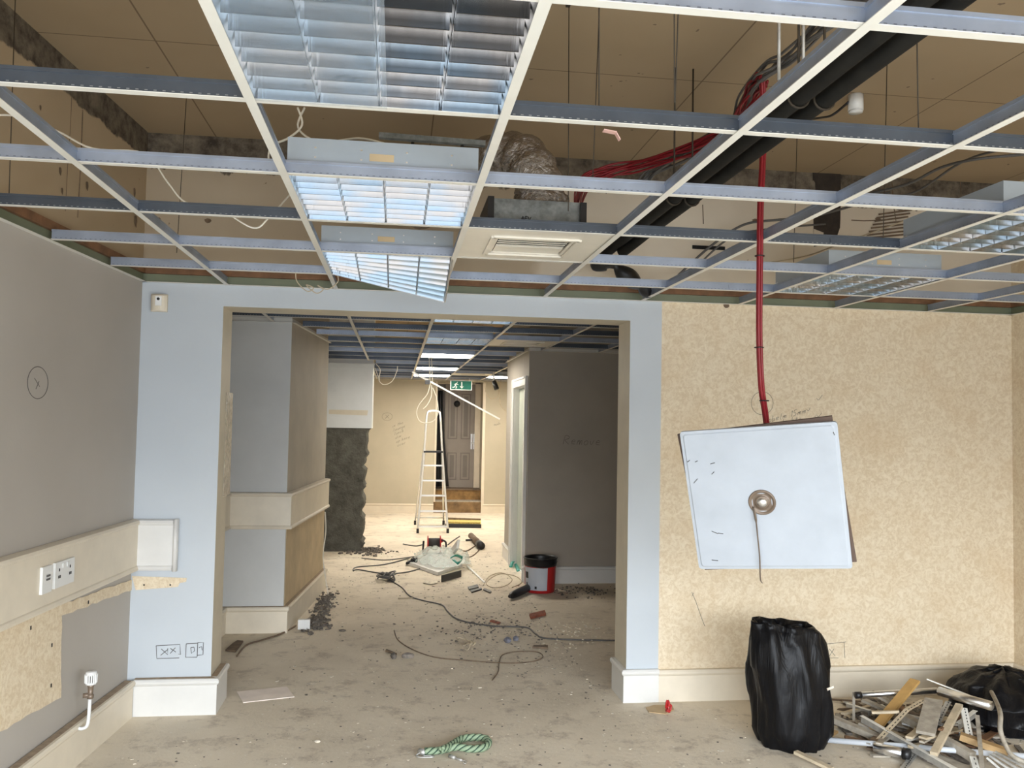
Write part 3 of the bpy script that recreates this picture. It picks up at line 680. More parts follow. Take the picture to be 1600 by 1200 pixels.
def ell(cx, cy_, a, b_, n=20, t0=0, t1=6.6): return [(cx+a*math.cos(t0+(t1-t0)*k/n), cy_+b_*math.sin(t0+(t1-t0)*k/n)) for k in range(n+1)]
scrawl('marker_letters', pl, m_black, lambda mb: write(mb, 'AFV', 814, 344, 6, .05, lambda x, y: PY(x, y, 3.418), .0015))
dk = thing('flexible_duct', 'silver foil flexible duct rising from the plenum box in the ceiling void', 'duct', (.5, 3.6, 2.6))
def corr(path, r, ring=.012, amp=.008, n=24):
    path = smooth_path(path, 14); mb = MB(); rs = []; L = 0
    for i in range(len(path)):
        if i: L += (path[i]-path[i-1]).length
        rs.append(r+amp*math.sin(L/ring*2*math.pi/2.5))
    mb.tube(path, rs, n); return mb
mb = corr([(.59,3.57,2.535), (.59,3.57,2.58), (.56,3.55,2.66), (.50,3.62,2.76), (.36,3.85,2.80), (.22,4.3,2.80), (.1,4.8,2.8)], .105, .03, .006); mb.build('foil_hose', m_foil, dk)
mb = MB(); mb.lathe([(.116,-.02),(.122,0),(.118,.03),(.108,.035)], (.59,3.57,2.55), 28); mb.build('tape_collar', m_foil, dk)
# ---------------------------------------------------------------- services in the void
PIPX = (1.185, 1.268)
for i, (x, y0, y1, lb) in enumerate(((PIPX[1], 1.2, 4.4, 'black insulated pipe nearer the red drop cable, in the ceiling void'), (PIPX[0], 1.2, 4.5, 'black insulated pipe just left of its twin in the ceiling void'))):
    rt = thing('insulated_pipe', lb, 'pipe', (x, 2.8, 2.62), 'black insulated pipes')
    mb = MB(); mb.tube([(x, -1.6, 2.62), (x, y1-.2, 2.62), (x-.02, y1, 2.60), (x-.08, y1+.1, 2.55)], .030, 16); mb.build('lagging', m_darkpipe, rt)
    for yy in (2.42, 3.6):
        mb = MB(); mb.tube([(x+.034*math.cos(q*.4), yy, 2.62+.034*math.sin(q*.4)) for q in range(17)], .004, 6); mb.tube([(x, yy, 2.654), (x, yy, 3.2)], .004, 6); mb.build('pipe_clip', m_wire, rt)
# cable bundles
def bundle(name, label, cat, path, n, spread, r, m, seed, group=None, ties=True):
    rnd = random.Random(seed); pts = smooth_path(path, 5)
    rt = thing(name, label, cat, pts[len(pts)//2], group)
    for k in range(n):
        ox, oz = rnd.uniform(-1,1)*spread, rnd.uniform(-1,1)*spread; ph = rnd.uniform(0,6)
        q = [p+Vector((ox+spread*.5*math.sin(i*.5+ph), spread*.4*math.sin(i*.37+ph), oz+spread*.5*math.cos(i*.43+ph))) for i, p in enumerate(pts)]
        mb = MB(); mb.tube(q, r, 6); mb.build('strand', m, rt)
    return rt
cable_up = [PY(1187, 240, 3.18), PY(1189, 180, 3.16), PY(1190, 130, 3.12)]
red_path = [PZ(1192, 122, 2.98), PZ(1178, 140, 2.98), PZ(1165, 165, 2.96), PZ(1150, 195, 2.95), PZ(1115, 218, 2.93), PZ(1070, 237, 2.92), PZ(1000, 257, 2.92), PZ(950, 268, 2.9), PZ(915, 285, 2.85), PY(904, 320, 4.7), PY(903, 350, 4.7), PY(903, 392, 4.7)]
bundle('red_cable_bundle', 'bundle of red cables sweeping across the ceiling void and down by the wall', 'cable', red_path, 9, .022, .0055, m_redcable, 1)
gp = [PZ(1380, 0, 2.98), PZ(1310, 22, 2.98), PZ(1262, 62, 2.98), PZ(1230, 95, 2.98), PZ(1195, 115, 2.98), PZ(1170, 150, 2.99), PZ(1150, 192, 2.97), PZ(1100, 228, 2.95), PZ(1030, 262, 2.95), PZ(1005, 285, 2.9)]
bundle('grey_cable_bundle', 'bundle of grey cables running above the black pipes', 'cable', gp, 10, .028, .0055, m_greycable, 2)
# red drop cable carrying the loose tile
Rt = Vector((.852, -.517, .086)).normalized(); Nt = Vector((.47, .83, .29)); Nt = (Nt-Rt*Nt.dot(Rt)).normalized(); Zt = Rt.cross(Nt)
TC = Vector((1.45, 3.24, CH-.28))
dp = [PY(1190,118,3.10), PY(1192, 150, 3.14), PY(1193, 200, 3.18), PY(1191, 260, 3.19), PY(1188, 320, 3.19), PY(1187, 400, 3.2), PY(1186, 500, 3.22), PY(1187, 560, 3.24), PY(1190, 610, 3.27), PY(1196, 650, 3.31), PY(1199, 690, 3.33), TC+Nt*.07+Zt*.12, TC+Nt*.03]
rt = thing('red_drop_cable', 'red cable dropping from the ceiling void to the hanging white tile', 'cable', dp[6])
for k in range(3):
    q = smooth_path([p+Vector((.008*math.cos(k*2.1), .006*math.sin(k*2.1), 0)) for p in dp], 6); mb = MB(); mb.tube(q, .0062, 8); mb.build('strand', m_redcable, rt)
for p, Y in (((1194, 626), 3.27), ((1186, 543), 3.235), ((1187, 400), 3.2)):
    c = PY(*p, Y); mb = MB(); mb.tube([c+Vector((.018*math.cos(q*.5), .016*math.sin(q*.5), 0)) for q in range(14)], .0025, 5); mb.build('cable_tie', m_black, rt)
tl = thing('hanging_ceiling_tile', 'square white ceiling tile hanging from a red cable before the wallpapered wall', 'ceiling tile', TC)
def tp(x, y, z): return TC+Rt*x+Nt*y+Zt*z
def rrect(h, r=.012, n=4):
    out = []
    for cx_, cz_, a0 in ((h-r,h-r,0), (-h+r,h-r,90), (-h+r,-h+r,180), (h-r,-h+r,270)):
        for k in range(n+1): w = math.radians(a0+90*k/n); out.append((cx_+r*math.cos(w), cz_+r*math.sin(w)))
    return out
mb = MB(); P0 = rrect(.2975); P1 = rrect(.2975); P2 = rrect(.287)
# front face built as ring around the hole
def ringface(mb, outer, hole, y0, y1):
    n = len(outer); vs = [tp(x, y0, z) for x, z in outer]+[tp(x, y1, z) for x, z in hole]
    mb.add(vs, [(i, (i+1) % n, (i+1) % n+n, i+n) for i in range(n)])
hc = (1191, 784); d = ray(*hc); t_ = ((TC-Vector((0,0,CH))).dot(Nt))/d.dot(Nt); hp = d*t_+Vector((0,0,CH))-TC; hx, hz = hp.dot(Rt), hp.dot(Zt)
ang = [math.atan2(z, x) for x, z in P0]
hole = [(hx+.05*math.cos(a_), hz+.05*math.sin(a_)) for a_ in ang]; hin = hole
ringface(mb, P0, P0, .010, -.002); ringface(mb, P0, P2, -.002, -.003); ringface(mb, P2, [(x*.985, z*.985) for x, z in P2], -.003, -.006); ringface(mb, [(x*.985, z*.985) for x, z in P2], hole, -.006, -.006); ringface(mb, hole, hole, -.006, .012); ringface(mb, P0, hole, .010, .012)
m_tile = mat('white_vinyl_tile', (.45, .485, .53), .45, var=.03)
mb.build('tile_face', m_tile, tl)
mb = MB(); mb.tube([TC+Rt*hx+Zt*hz+Nt*.004, TC+Rt*hx+Zt*hz+Nt*.010], .049, 28); mb.build('fitting_back_plate', m_copper, tl)
mb = MB(); mt = Matrix((Rt, Zt, -Nt)).transposed().to_3x3()
mb.lathe([(.050,-.004),(.054,.004),(.052,.010),(.050,.0115),(.046,.0115),(.042,.007),(.030,.002),(.027,.008),(.022,.010),(.0,.010)], TC+Rt*hx+Zt*hz, 32, mt=mt); mb.build('spotlight_ring', m_copper, tl)
mb = MB(); mb.lathe([(.022,.004),(.018,.014),(.008,.018),(.0,.019)], TC+Rt*hx+Zt*hz, 20, mt=mt); mb.build('lens', m_chrome, tl)
mb = MB()
def offT(px_, py_, o_):
    dd = ray(px_, py_); C0 = TC-Nt*o_-Vector((0,0,CH)); return dd*(C0.dot(Nt)/dd.dot(Nt))+Vector((0,0,CH))
q = [offT(1177, 792, .014), offT(1181, 812, .018), offT(1184, 840, .02), offT(1187, 870, .02), offT(1188, 903, .02), offT(1191, 911, .02)]
mb.tube(smooth_path(q, 5), [.011]*6+[.006]*20, 6, flat=.35); mb.build('dangling_strip', m_copper, tl)
mb = MB()
for (a_, c_) in (((1074,722),(1078,719)), ((1086,722),(1090,720)), ((1110,725),(1117,723)), ((1112,741),(1116,737)), ((1084,755),(1090,748)), ((1112,830),(1122,834)), ((1122,833),(1130,834)), ((1112,875),(1122,876)), ((1302,675),(1304,680))):
    def onT(px_, py_):
        dd = ray(px_, py_); C0 = TC-Nt*.0068-Vector((0,0,CH)); return dd*(C0.dot(Nt)/dd.dot(Nt))+Vector((0,0,CH))
    mb.tube([onT(*a_), onT(*c_)], .0016, 4)
split(mb, 'scuff_marks', m_greycable, tl)
bb = MB(); ca, sa = math.cos(math.radians(-3.2)), math.sin(math.radians(-3.2)); h = .2975
cs = [(-h,-h),(h,-h),(h,h),(-h,h)]; pl_ = [tp(x*ca+z*sa, .022, -x*sa+z*ca) for x, z in cs]
bb.prism(pl_, Nt*.012); one(bb, 'backing_board', m_brown, 'brown backing board showing round the edges of the hanging white tile', 'board')
# junction box on the upper ceiling
q = PZ(1337, 168, 3.14); rt = thing('ceiling_junction_box', 'small white round junction box on the brown upper ceiling', 'junction box', (q.x, q.y, 3.13))
mb = MB(); mb.tube([(q.x, q.y, 3.125), (q.x, q.y, 3.199)], .035, 20); mb.build('box_body', m_plastic, rt)
mb = MB(); mb.tube([(q.x, q.y, 3.115), (q.x, q.y, 3.125)], .032, 20); mb.build('lid', m_plastic, rt)
mb = MB(); mb.tube(smooth_path([(q.x-.035, q.y, 3.165), PZ(1300, 180, 3.13), PZ(1275, 185, 3.08), PZ(1250, 190, 2.98)], 5), .006, 6); one(mb, 'black_flex', m_black, 'short black flex from the white junction box toward the pipes', 'cable')
# strut bar
mb = MB(); a = PY(592, 212, 3.6); c = PY(758, 225, 3.6); mb.bar(a, c, .03, .022)
rt = thing('steel_strut', 'grey steel strut hung on wires above the second light', 'strut', a.lerp(c, .5)); mb.build('channel', m_galvbox, rt)
for p in ((645, 218), (722, 223)):
    mb = MB(); q = PY(*p, 3.6); mb.tube([q-Vector((0,0,.012)), q-Vector((0,0,.045))], .007, 8); mb.build('bolt', m_wire, rt)
# wall conduits at right of void, loops of white flex
def cable(label, pts, r, m, name='loose_cable', cat='cable', group=None, n=6):
    mb = MB(); mb.tube(smooth_path(pts, n), r, 6); return one(mb, name, m, label, cat, group)
cable('dark cable curving high across the void toward the right edge', [PY(1360, 302, 4.6), PY(1420, 287, 4.4), PY(1470, 262, 4.2), PY(1530, 248, 4.0), PY(1620, 240, 3.9)], .008, m_greycable)
cable('second dark cable curving above the right hand grid bars', [PY(1370, 312, 4.8), PY(1430, 300, 4.7), PY(1500, 255, 4.3), PY(1560, 235, 4.0), PY(1640, 225, 3.8)], .007, m_greycable)
cable('upper grey cable looping behind the red drop cable', [PY(1060, 430, 4.85), PY(1110, 385, 4.8), PY(1160, 352, 4.7), PY(1210, 344, 4.6), PY(1260, 340, 4.6), PY(1330, 322, 4.6), PY(1390, 300, 4.6)], .008, m_greycable)
cable('lower grey cable sagging behind the red drop cable', [PY(1080, 425, 4.8), PY(1140, 372, 4.7), PY(1200, 358, 4.6), PY(1290, 350, 4.6)], .006, m_greycable)
cable('white flex draped over the grid bars left of the near lights', [PY(-20, 180, 3.0), PY(30, 182, 3.0), PY(90, 205, 3.0), PY(145, 232, 3.0), PY(225, 240, 3.05), PY(262, 285, 3.3), PY(290, 316, 3.4), PY(340, 325, 3.4), PY(395, 356, 3.4), PY(420, 340, 3.4), PY(452, 305, 3.4)], .0035, m_whiteflex)
cable('white flex looping over the housing of the second light', [PY(465, 168, 3.0), PY(472, 195, 3.0), PY(452, 215, 3.0), PY(425, 228, 3.0), PY(420, 250, 3.0), PY(430, 262, 3.0)], .004, m_whiteflex)
cable('white flex crossing behind the second light housing', [PY(476, 168, 3.1), PY(466, 200, 3.1), PY(500, 222, 3.1), PY(560, 216, 3.1), PY(600, 224, 3.1)], .004, m_whiteflex)
cable('tan flex coiling below the grid at the left of the opening wall', [PY(462, 424, 4.468), PY(464, 440, 4.468), PY(480, 455, 4.468), PY(490, 450, 4.468), PY(478, 445, 4.468), PY(494, 458, 4.468), PY(505, 452, 4.468), PY(496, 446, 4.468), PY(512, 452, 4.468), PY(528, 440, 4.468), PY(526, 425, 4.468)], .003, m_woodpale)
cable('pale flex resting over grid bars near the right hand light', [PY(1205, 410, 4.6), PY(1260, 400, 4.5), PY(1310, 382, 4.4), PY(1400, 350, 4.3), PY(1460, 328, 4.2)], .004, m_woodpale)
# dark sagging insulation near the wall top
q = [PY(925, 418, 4.75), PY(950, 408, 4.7), PY(975, 428, 4.7), PY(1000, 447, 4.75), PY(1015, 452, 4.8)]
mb = MB(); mb.tube(smooth_path(q, 6), [.02+.035*abs(math.sin(i*.35)) for i in range(25)], 10); one(mb, 'pipe_lagging_scrap', m_black, 'sagging black lagging in the void right of the air diffuser', 'lagging')
# exposed features of the wall above the grid
a = PY(1270, 265, YF-.004); c = PY(1313, 375, YF-.004)
mb = MB(); mb.prism(ragged([a, Vector((c.x,a.y,a.z)), c, Vector((a.x+.01,a.y,c.z-.05))], .008, .04), (0,.003,0)); mb.build('dark_post', mat('dark_brown_post', (.035,.025,.018), .8, var=.2, vscale=14), wall_front)  # thin dark brown inset on the wall face
mb = MB(); a = PY(1082, 383, YF-.006); c = PY(1133, 391, YF-.006); mb.box((a.x, a.y, c.z), (c.x, a.y+.004, a.z)); mb.build('dark_slot', m_dark, wall_front)
mb = MB()
for p0, p1, sl in (((1352, 332), (1425, 375), 0), ((1398, 412), (1470, 430), 0)):
    for k in range(8):
        y0 = p0[1]+(p1[1]-p0[1])*k/8; a = PY(p0[0]+(7-k)*3, y0+3, YF-.006); c = PY(p1[0]-(k % 3)*3, y0-4, YF-.006); mb.bar(a, c, .004, .010)
mb.build('exposed_laths', m_wooddark, wall_front)
def cr1(mb):
    poly_px(mb, [(129,172),(127,230),(124,290),(121,340)], wlv, .003, False); poly_px(mb, [(112,150),(110,200),(107,235),(102,330)], wlv, .0012, False)
wlv = lambda x, y: wl_pt(x, y, .001)
mb = MB(); cr1(mb); mb.build('plaster_cracks', m_wooddark, wall_left)
for (x_, y_, w_) in ((94,267,5),(97,298,4),(136,290,6),(210,300,7),(212,345,9),(63,168,3)):
    c = wl_pt(x_, y_, .002); mb = MB(); mb.prism([c+Vector((0, .012*w_/5*math.cos(k*.9)*(1+.3*math.sin(k*3)), .02*w_/5*math.sin(k*.9)*(1+.3*math.cos(k*2)))) for k in range(7)], nl*.002); mb.build('plaster_hole', m_wooddark, wall_left)
for pts in ([(1330,265),(1332,300),(1340,320)], [(1394,285),(1396,320),(1400,345)], [(1330,344),(1350,345),(1380,344)], [(1098,320),(1099,350)], [(1500,275),(1502,310)]):
    mb = MB(); poly_px(mb, pts, lambda x, y: PY(x, y, YF-.001), .003, False); mb.build('plaster_cracks', m_wooddark, wall_front)
for (x_, y_) in ((325,345),(246,343),(1135,478),(1372,343),(1180,345)):
    c = PY(x_, y_, YF-.001); mb = MB(); mb.prism([c+Vector((.02*math.cos(k*.9)*(1+.3*math.sin(k*3)), 0, .014*math.sin(k*.9))) for k in range(7)], (0,-.002,0)); mb.build('plaster_hole', m_wooddark, wall_front)
mb = MB(); c = PY(955, 206, 2.045); mb.bar(c+Vector((-.02,0,.002)), c+Vector((.012,0,-.002)), .02, .002); mb.bar(c+Vector((.010,0,0)), c+Vector((.022,0,-.02)), .016, .002); one(mb, 'pink_tape_scrap', mat('pink_tape', (.62,.38,.33), .6), 'scrap of pink tape hanging from the ceiling bar beside the nearest light', 'tape')
# hanger wires
wires = [((37,0),(14,305)), ((72,0),(66,40)), ((275,153),(276,395)), ((585,180),(578,215)), ((670,192),(669,226)), ((953,45),(936,170)), ((1060,25),(1054,185)), ((1070,90),(1054,160)), ((1267,225),(1240,410)), ((1456,85),(1435,205)), ((1430,237),(1380,372)), ((895,205),(888,330)), ((934,200),(926,285)), ((1343,228),(1341,262)), ((128,30),(127,38))]
for i, (p0, p1) in enumerate([w for w in wires if abs(w[1][1]-w[0][1]) > 60]):
    c = PZ(*p1, GZ+.04) if p1[1] < 345 else PZ(*p1, GZ+.04)
    top = Vector((c.x+(.02 if i % 2 else -.01), c.y, UZ-.002))
    # upper end: the ceiling point seen nearest above
    rt = thing('hanger_wire', None, 'hanger wire', c, 'ceiling grid hanger wires')
    mb = MB(); mb.tube([c, top], .0018, 5); mb.build('wire', m_wire, rt)
    mb = MB(); mb.box((top.x-.012, top.y-.012, UZ-.03), (top.x+.004, top.y+.004, UZ-.001)); mb.box((top.x-.02, top.y-.014, UZ-.006), (top.x+.02, top.y+.006, UZ-.001)); mb.build('ceiling_bracket', m_wire, rt)
    side = ['over the left edge of the grid', 'tied above the left bars before the taupe wall', 'dropping right of the nearest light', 'dropping mid way between nearest light and cable bundle', 'leaning wire beside the cable bundle', 'behind the red drop cable', 'near the small white junction box', 'over the right hand louvred light', 'close to the plenum box', 'just right of the plenum box', 'near the dark wall post'][i % 11]
    rt['label'] = 'thin dark hanger wire '+side
# threaded rods
for p, lb in (((1217, 40), 'grey threaded rod hanging left of the cable bundle, nearer the middle'), ((1255, 45), 'grey threaded rod beside the cable bundle, nearer the right')):
    q = PZ(p[0], p[1]+85, 2.75); mb = MB(); mb.tube([q, (q.x, q.y, UZ-.001)], .006, 8); one(mb, 'threaded_rod', m_dustmetal, lb, 'rod', 'threaded rods')
# ---------------------------------------------------------------- wall fittings, near room
a = PY(238, 460, YF); c = PY(262, 488, YF)
rt = thing('motion_detector', 'small cream motion detector high on the pale blue pillar', 'sensor', ((a.x+c.x)/2, YF-.02, c.z))
mb = MB(); cx0 = (a.x+c.x)/2; w_ = (c.x-a.x)/2; vs = []
zs = [c.z, c.z+.004, (a.z+c.z)/2, a.z-.01, a.z]; dep = [.022, .034, .045, .05, .035]
n = 9
for z, dd in zip(zs, dep):
    for i in range(n):
        u = -1+2*i/(n-1); vs.append((cx0+u*w_, YF-.001-dd*math.sqrt(max(0, 1-.75*u*u)), z))
k = len(zs); mb.add(vs, [(j*n+i, j*n+i+1, (j+1)*n+i+1, (j+1)*n+i) for j in range(k-1) for i in range(n-1)], 0, False)
mb.prism([(v_[0], v_[1], v_[2]) for v_ in vs[:n]]+[(cx0+w_, YF-.001, zs[0]), (cx0-w_, YF-.001, zs[0])], (0,0,.001)); mb.prism([vs[-n+i] for i in range(n)]+[(cx0+w_, YF-.001, zs[-1]), (cx0-w_, YF-.001, zs[-1])], (0,0,-.001))
mb.box((cx0-w_, YF-.016, c.z), (cx0-w_+.002, YF-.001, a.z)); mb.box((cx0+w_-.002, YF-.016, c.z), (cx0+w_, YF-.001, a.z))
mb.build('casing', m_cream, rt)
mb = MB(); mb.box((cx0-.012, YF-.052, c.z+.03), (cx0+.02, YF-.046, a.z-.015)); mb.build('front_label', m_signw, rt)
mb = MB(); mb.tube([(cx0+.004, YF-.054, a.z-.03), (cx0+.004, YF-.052, a.z-.03)], .008, 14); mb.build('lens', m_black, rt)
# sockets on the trunking
def wallbasis(px0, py0): return wl_pt(px0, py0, .043)
def plate(name, label, pA, pB, parts):
    a = wl_pt(*pA, .0435); c = wl_pt(*pB, .0435); rt = thing(name, label, 'socket', (a+c)/2)
    y0, y1, z0, z1 = a.y, c.y, min(a.z, c.z), max(a.z, c.z)
    def P(y, z, o_): return Vector((xl(y)+.043+o_, y, z))
    mb = MB(); mb.prism([P(y0,z0,.001), P(y1,z0,.001), P(y1,z1,.001), P(y0,z1,.001)], nl*.010); mb.build('face_plate', m_plastic, rt)
    return rt, P, y0, y1, z0, z1
zt, zb = .975, .862
ya, yb = wl_pt(62, 905, .043).y, wl_pt(77, 900, .043).y
def plate2(name, label, ya, yb, z0, z1):
    rt = thing(name, label, 'socket', (xl(ya)+.045, ya, z0))
    P = lambda y, z, o_: Vector((xl(y)+.043+o_, y, z))
    mb = MB(); mb.prism([P(ya,z0,0), P(yb,z0,0), P(yb,z1,0), P(ya,z1,0)], nl*.012); mb.build('face_plate', m_plastic, rt); return rt, P
rt, P = plate2('data_outlet', 'single white outlet plate on the left wall trunking', ya, yb, zb, zt)
mb = MB(); 
for z in (.93, .915): mb.prism([P(ya+.03,z,.0125), P(yb-.02,z,.0125), P(yb-.02,z+.008,.0125), P(ya+.03,z+.008,.0125)], nl*.002)
split(mb, 'outlet_slot', m_greycable, rt)
ya, yb = wl_pt(82, 895, .043).y, wl_pt(112, 890, .043).y
rt, P = plate2('double_power_socket', 'white double power socket on the left wall trunking', ya, yb, zb+.003, zt)
mb = MB(); L = yb-ya
for f in (.12, .68):
    for dy_, z in ((.05, .935), (.03, .905), (.10, .905)):
        y = ya+L*f+dy_*L; mb.prism([P(y,z,.0125), P(y+.008,z,.0125), P(y+.008,z+.012,.0125), P(y,z+.012,.0125)], nl*.001)
split(mb, 'pin_hole', m_dark, rt)
mb = MB()
for f in (.34, .56): y = ya+L*f; mb.prism([P(y,.945,.0125), P(y+.02,.945,.0125), P(y+.02,.965,.0125), P(y,.965,.0125)], nl*.004)
split(mb, 'rocker_switch', m_plastic, rt)
# radiator valve
vb = wl_pt(137, 1140, .10); vb = Vector((vb.x, vb.y, vb.z)); vt = PY(143, 1050, vb.y)
rt = thing('radiator_valve', 'radiator valve with white slotted cap standing on a thin white pipe, left skirting', 'valve', vb)
mb = MB(); z1 = PY(141, 1092, vb.y).z; mb.tube(smooth_path([(xl(vb.y)+.053, vb.y, vb.z+.008), (vb.x-.02, vb.y, vb.z+.006), (vb.x, vb.y, vb.z+.03), (vb.x+.004, vb.y, z1)], 4), .008, 10); mb.build('pipe', m_plastic, rt)
z2 = PY(141, 1070, vb.y).z; z3 = vt.z; xx = vb.x+.006
mb = MB(); mb.lathe([(.009,z1),(.015,z1+.004),(.015,z1+.02),(.011,z1+.022),(.013,z2-.01),(.017,z2),(.012,z2+.002)], (xx, vb.y, 0), 14); mb.tube([(xx, vb.y, z1+.018), (xx-.03, vb.y-.01, z1+.018)], .011, 10); mb.build('brass_body', m_copper, rt)
mb = MB(); mb.lathe([(0,z2+.002),(.022,z2+.002),(.024,z2+.01),(.019,z2+.012),(.021,z3-.014),(.025,z3-.012),(.024,z3),(.018,z3+.004),(0,z3+.004)], (xx, vb.y, 0), 24)
for k in range(16):
    w_ = k*math.pi/8; mb.bar((xx+.024*math.cos(w_), vb.y+.024*math.sin(w_), z2+.010), (xx+.025*math.cos(w_), vb.y+.025*math.sin(w_), z3-.010), .0045, .006)
mb.build('thermostat_cap', m_plastic, rt)
mb = MB(); mb.lathe([(0,z2+.014),(.0225,z2+.014),(.0225,z3-.014),(0,z3-.014)], (xx, vb.y, 0), 20); mb.build('slotted_core', m_blackrub, rt)
# clear tape strip on left reveal
mb = MB(); a = PX(350, 612, OX0+.002); c = PX(361, 770, OX0+.002); y0, y1 = sorted((PX(351, 700, OX0+.002).y, PX(361, 700, OX0+.002).y))
mb.box((OX0+.001, y0, c.z), (OX0+.0035, y1, a.z)); one(mb, 'plastic_film_strip', mat('film_over_paint', (.46,.41,.33), .12, var=.2, vscale=25, bmp=.5, bscale=30), 'crinkled clear film strip stuck on the left reveal of the opening', 'film strip')
# pencil marks
wf = lambda x, y: PY(x, y, YF-.0012)
wlp = lambda x, y: wl_pt(x, y, .0012)
def d1_(mb):
    poly_px(mb, ell(59, 598, 16, 25, 22, -.8, 5.5), wlp, .0016); poly_px(mb, [(54,591),(60,601),(62,604)], wlp, .0014); poly_px(mb, [(61,596),(56,608)], wlp, .0014)
scrawl('pencil_circle_and_cross', wall_left, m_pencil, d1_)
def d2_(mb):
    r = .0018
    for s_ in ([(244,1009),(281,1007),(282,1023),(279,1022)], [(244,1009),(245,1029),(280,1028)], [(252,1014),(262,1023),(262,1013)], [(251,1024),(262,1015)], [(266,1013),(275,1019)], [(266,1021),(274,1012)],
               [(291,1006),(290,1027),(308,1027)], [(291,1006),(309,1005)], [(298,1012),(299,1021),(304,1017),(303,1011),(298,1012)], [(309,1004),(308,1026)], [(309,1004),(318,1004),(317,1023),(308,1024)], [(311,1012),(315,1010),(316,1016)]):
        poly_px(mb, s_, wf, r, False)
scrawl('pencil_boxes', wall_front, m_pencil, d2_)
def d3_(mb):
    r = .0015
    poly_px(mb, [(1285,1007),(1322,1003)], wf, r, False); poly_px(mb, [(1290,1009),(1291,1028),(1310,1028)], wf, r, False); poly_px(mb, [(1296,1014),(1305,1025)], wf, r, False); poly_px(mb, [(1303,1014),(1296,1025)], wf, r, False); poly_px(mb, [(1319,1003),(1320,1028)], wf, r, False)
    poly_px(mb, ell(1191, 630, 17, 18, 22, 4.9, 11.0), wf, .0012)
    write(mb, 'obelm 15mm', 1200, 660, 9, -.25, wf, .0012); poly_px(mb, [(1276,622),(1279,625),(1285,617)], wf, .0012); write(mb, 'lights', 1222, 664, 9, -.22, wf, .0012); poly_px(mb, [(1260,639),(1263,642),(1266,637)], wf, .0012)
    write(mb, 'need', 1255, 660, 7, -.2, wf, .0012); poly_px(mb, [(1276,648),(1279,651),(1284,645)], wf, .0012)
    poly_px(mb, [(1081,925),(1088,942),(1095,962),(1101,978)], wf, .0014); poly_px(mb, [(1084,926),(1081,932)], wf, .0014)
scrawl('pencil_notes', wall_front, m_pencil2, d3_)
pp = lambda x, y: PY(x, y, BY-.0012)
scrawl('pencil_word', block, m_pencil, lambda mb: write(mb, 'Remove', 880, 694, 13, .03, pp, .0016))
pe = lambda x, y: PY(x, y, EY-.0012)
def d4_(mb):
    poly_px(mb, ell(605, 651, 8, 6, 16), pe, .002); poly_px(mb, [(602,648),(608,654)], pe, .002); poly_px(mb, [(608,648),(602,654)], pe, .003)
    for k, tx in enumerate(('in the', 'lounge', 'lunch', 'dim', 'up here', 'over')): 
        write(mb, tx, 613+k*1.5, 668+k*6, 5, -.35, pe, .0018)
    write(mb, 'nuds', 772, 665, 4, -.2, pe, .0028)
scrawl('pencil_notes', wall_end, m_pencil2, d4_)
# ---------------------------------------------------------------- exit sign, far ceiling clutter
a = PY(705, 595, 14.5); c = PY(736, 609, 14.5)
rt = thing('exit_sign', 'green exit sign with running figure and down arrow above the far door', 'sign', a.lerp(c, .5))
mb = MB(); mb.box((a.x-.012, 14.49, c.z-.01), (c.x+.012, 14.52, a.z+.01)); mb.build('sign_case', m_signw, rt)
mb = MB(); mb.box((a.x, 14.484, c.z), (c.x, 14.489, a.z)); mb.build('sign_face', m_signg, rt)
se = lambda x, y: PY(x, y, 14.481)
mb = MB(); poly_px(mb, [(721.5,597),(721.5,606)], se, .008, False); poly_px(mb, [(719,603.5),(721.5,606.5),(724,603.5)], se, .008, False)
mb.tube([se(714,597.5), se(714.6,598)], .014, 8); poly_px(mb, [(713,599),(711.5,602.5),(713.5,604),(712,607)], se, .010, False); poly_px(mb, [(711.5,602.5),(709.5,605),(707,605)], se, .008, False); poly_px(mb, [(713,599.5),(716,601)], se, .006, False); poly_px(mb, [(712.5,599.5),(710,601)], se, .006, False)
mb.build('pictogram', m_signw, rt)
mb = MB(); mb.tube([(a.x+.03, 14.5, a.z), (a.x+.03, 14.5, GZ)], .006); mb.tube([(c.x-.03, 14.5, a.z), (c.x-.03, 14.5, GZ)], .006); split(mb, 'suspension_rod', m_signw, rt)
mb = MB(); mb.bar(PY(644, 581, 10.61), PY(781, 655, 10.61), .024, .02); one(mb, 'hanging_white_batten', m_signw, 'thin straight white batten hanging at a slant above the ladder', 'batten')
mb = MB(); q = PY(668, 598, 10.585); mb.box((q.x-.03, q.y-.03, q.z-.02), (q.x+.03, q.y+.008, q.z+.03)); one(mb, 'cable_connector', m_black, 'small black connector clipped on the slanting white batten', 'connector')
W1 = 10.45
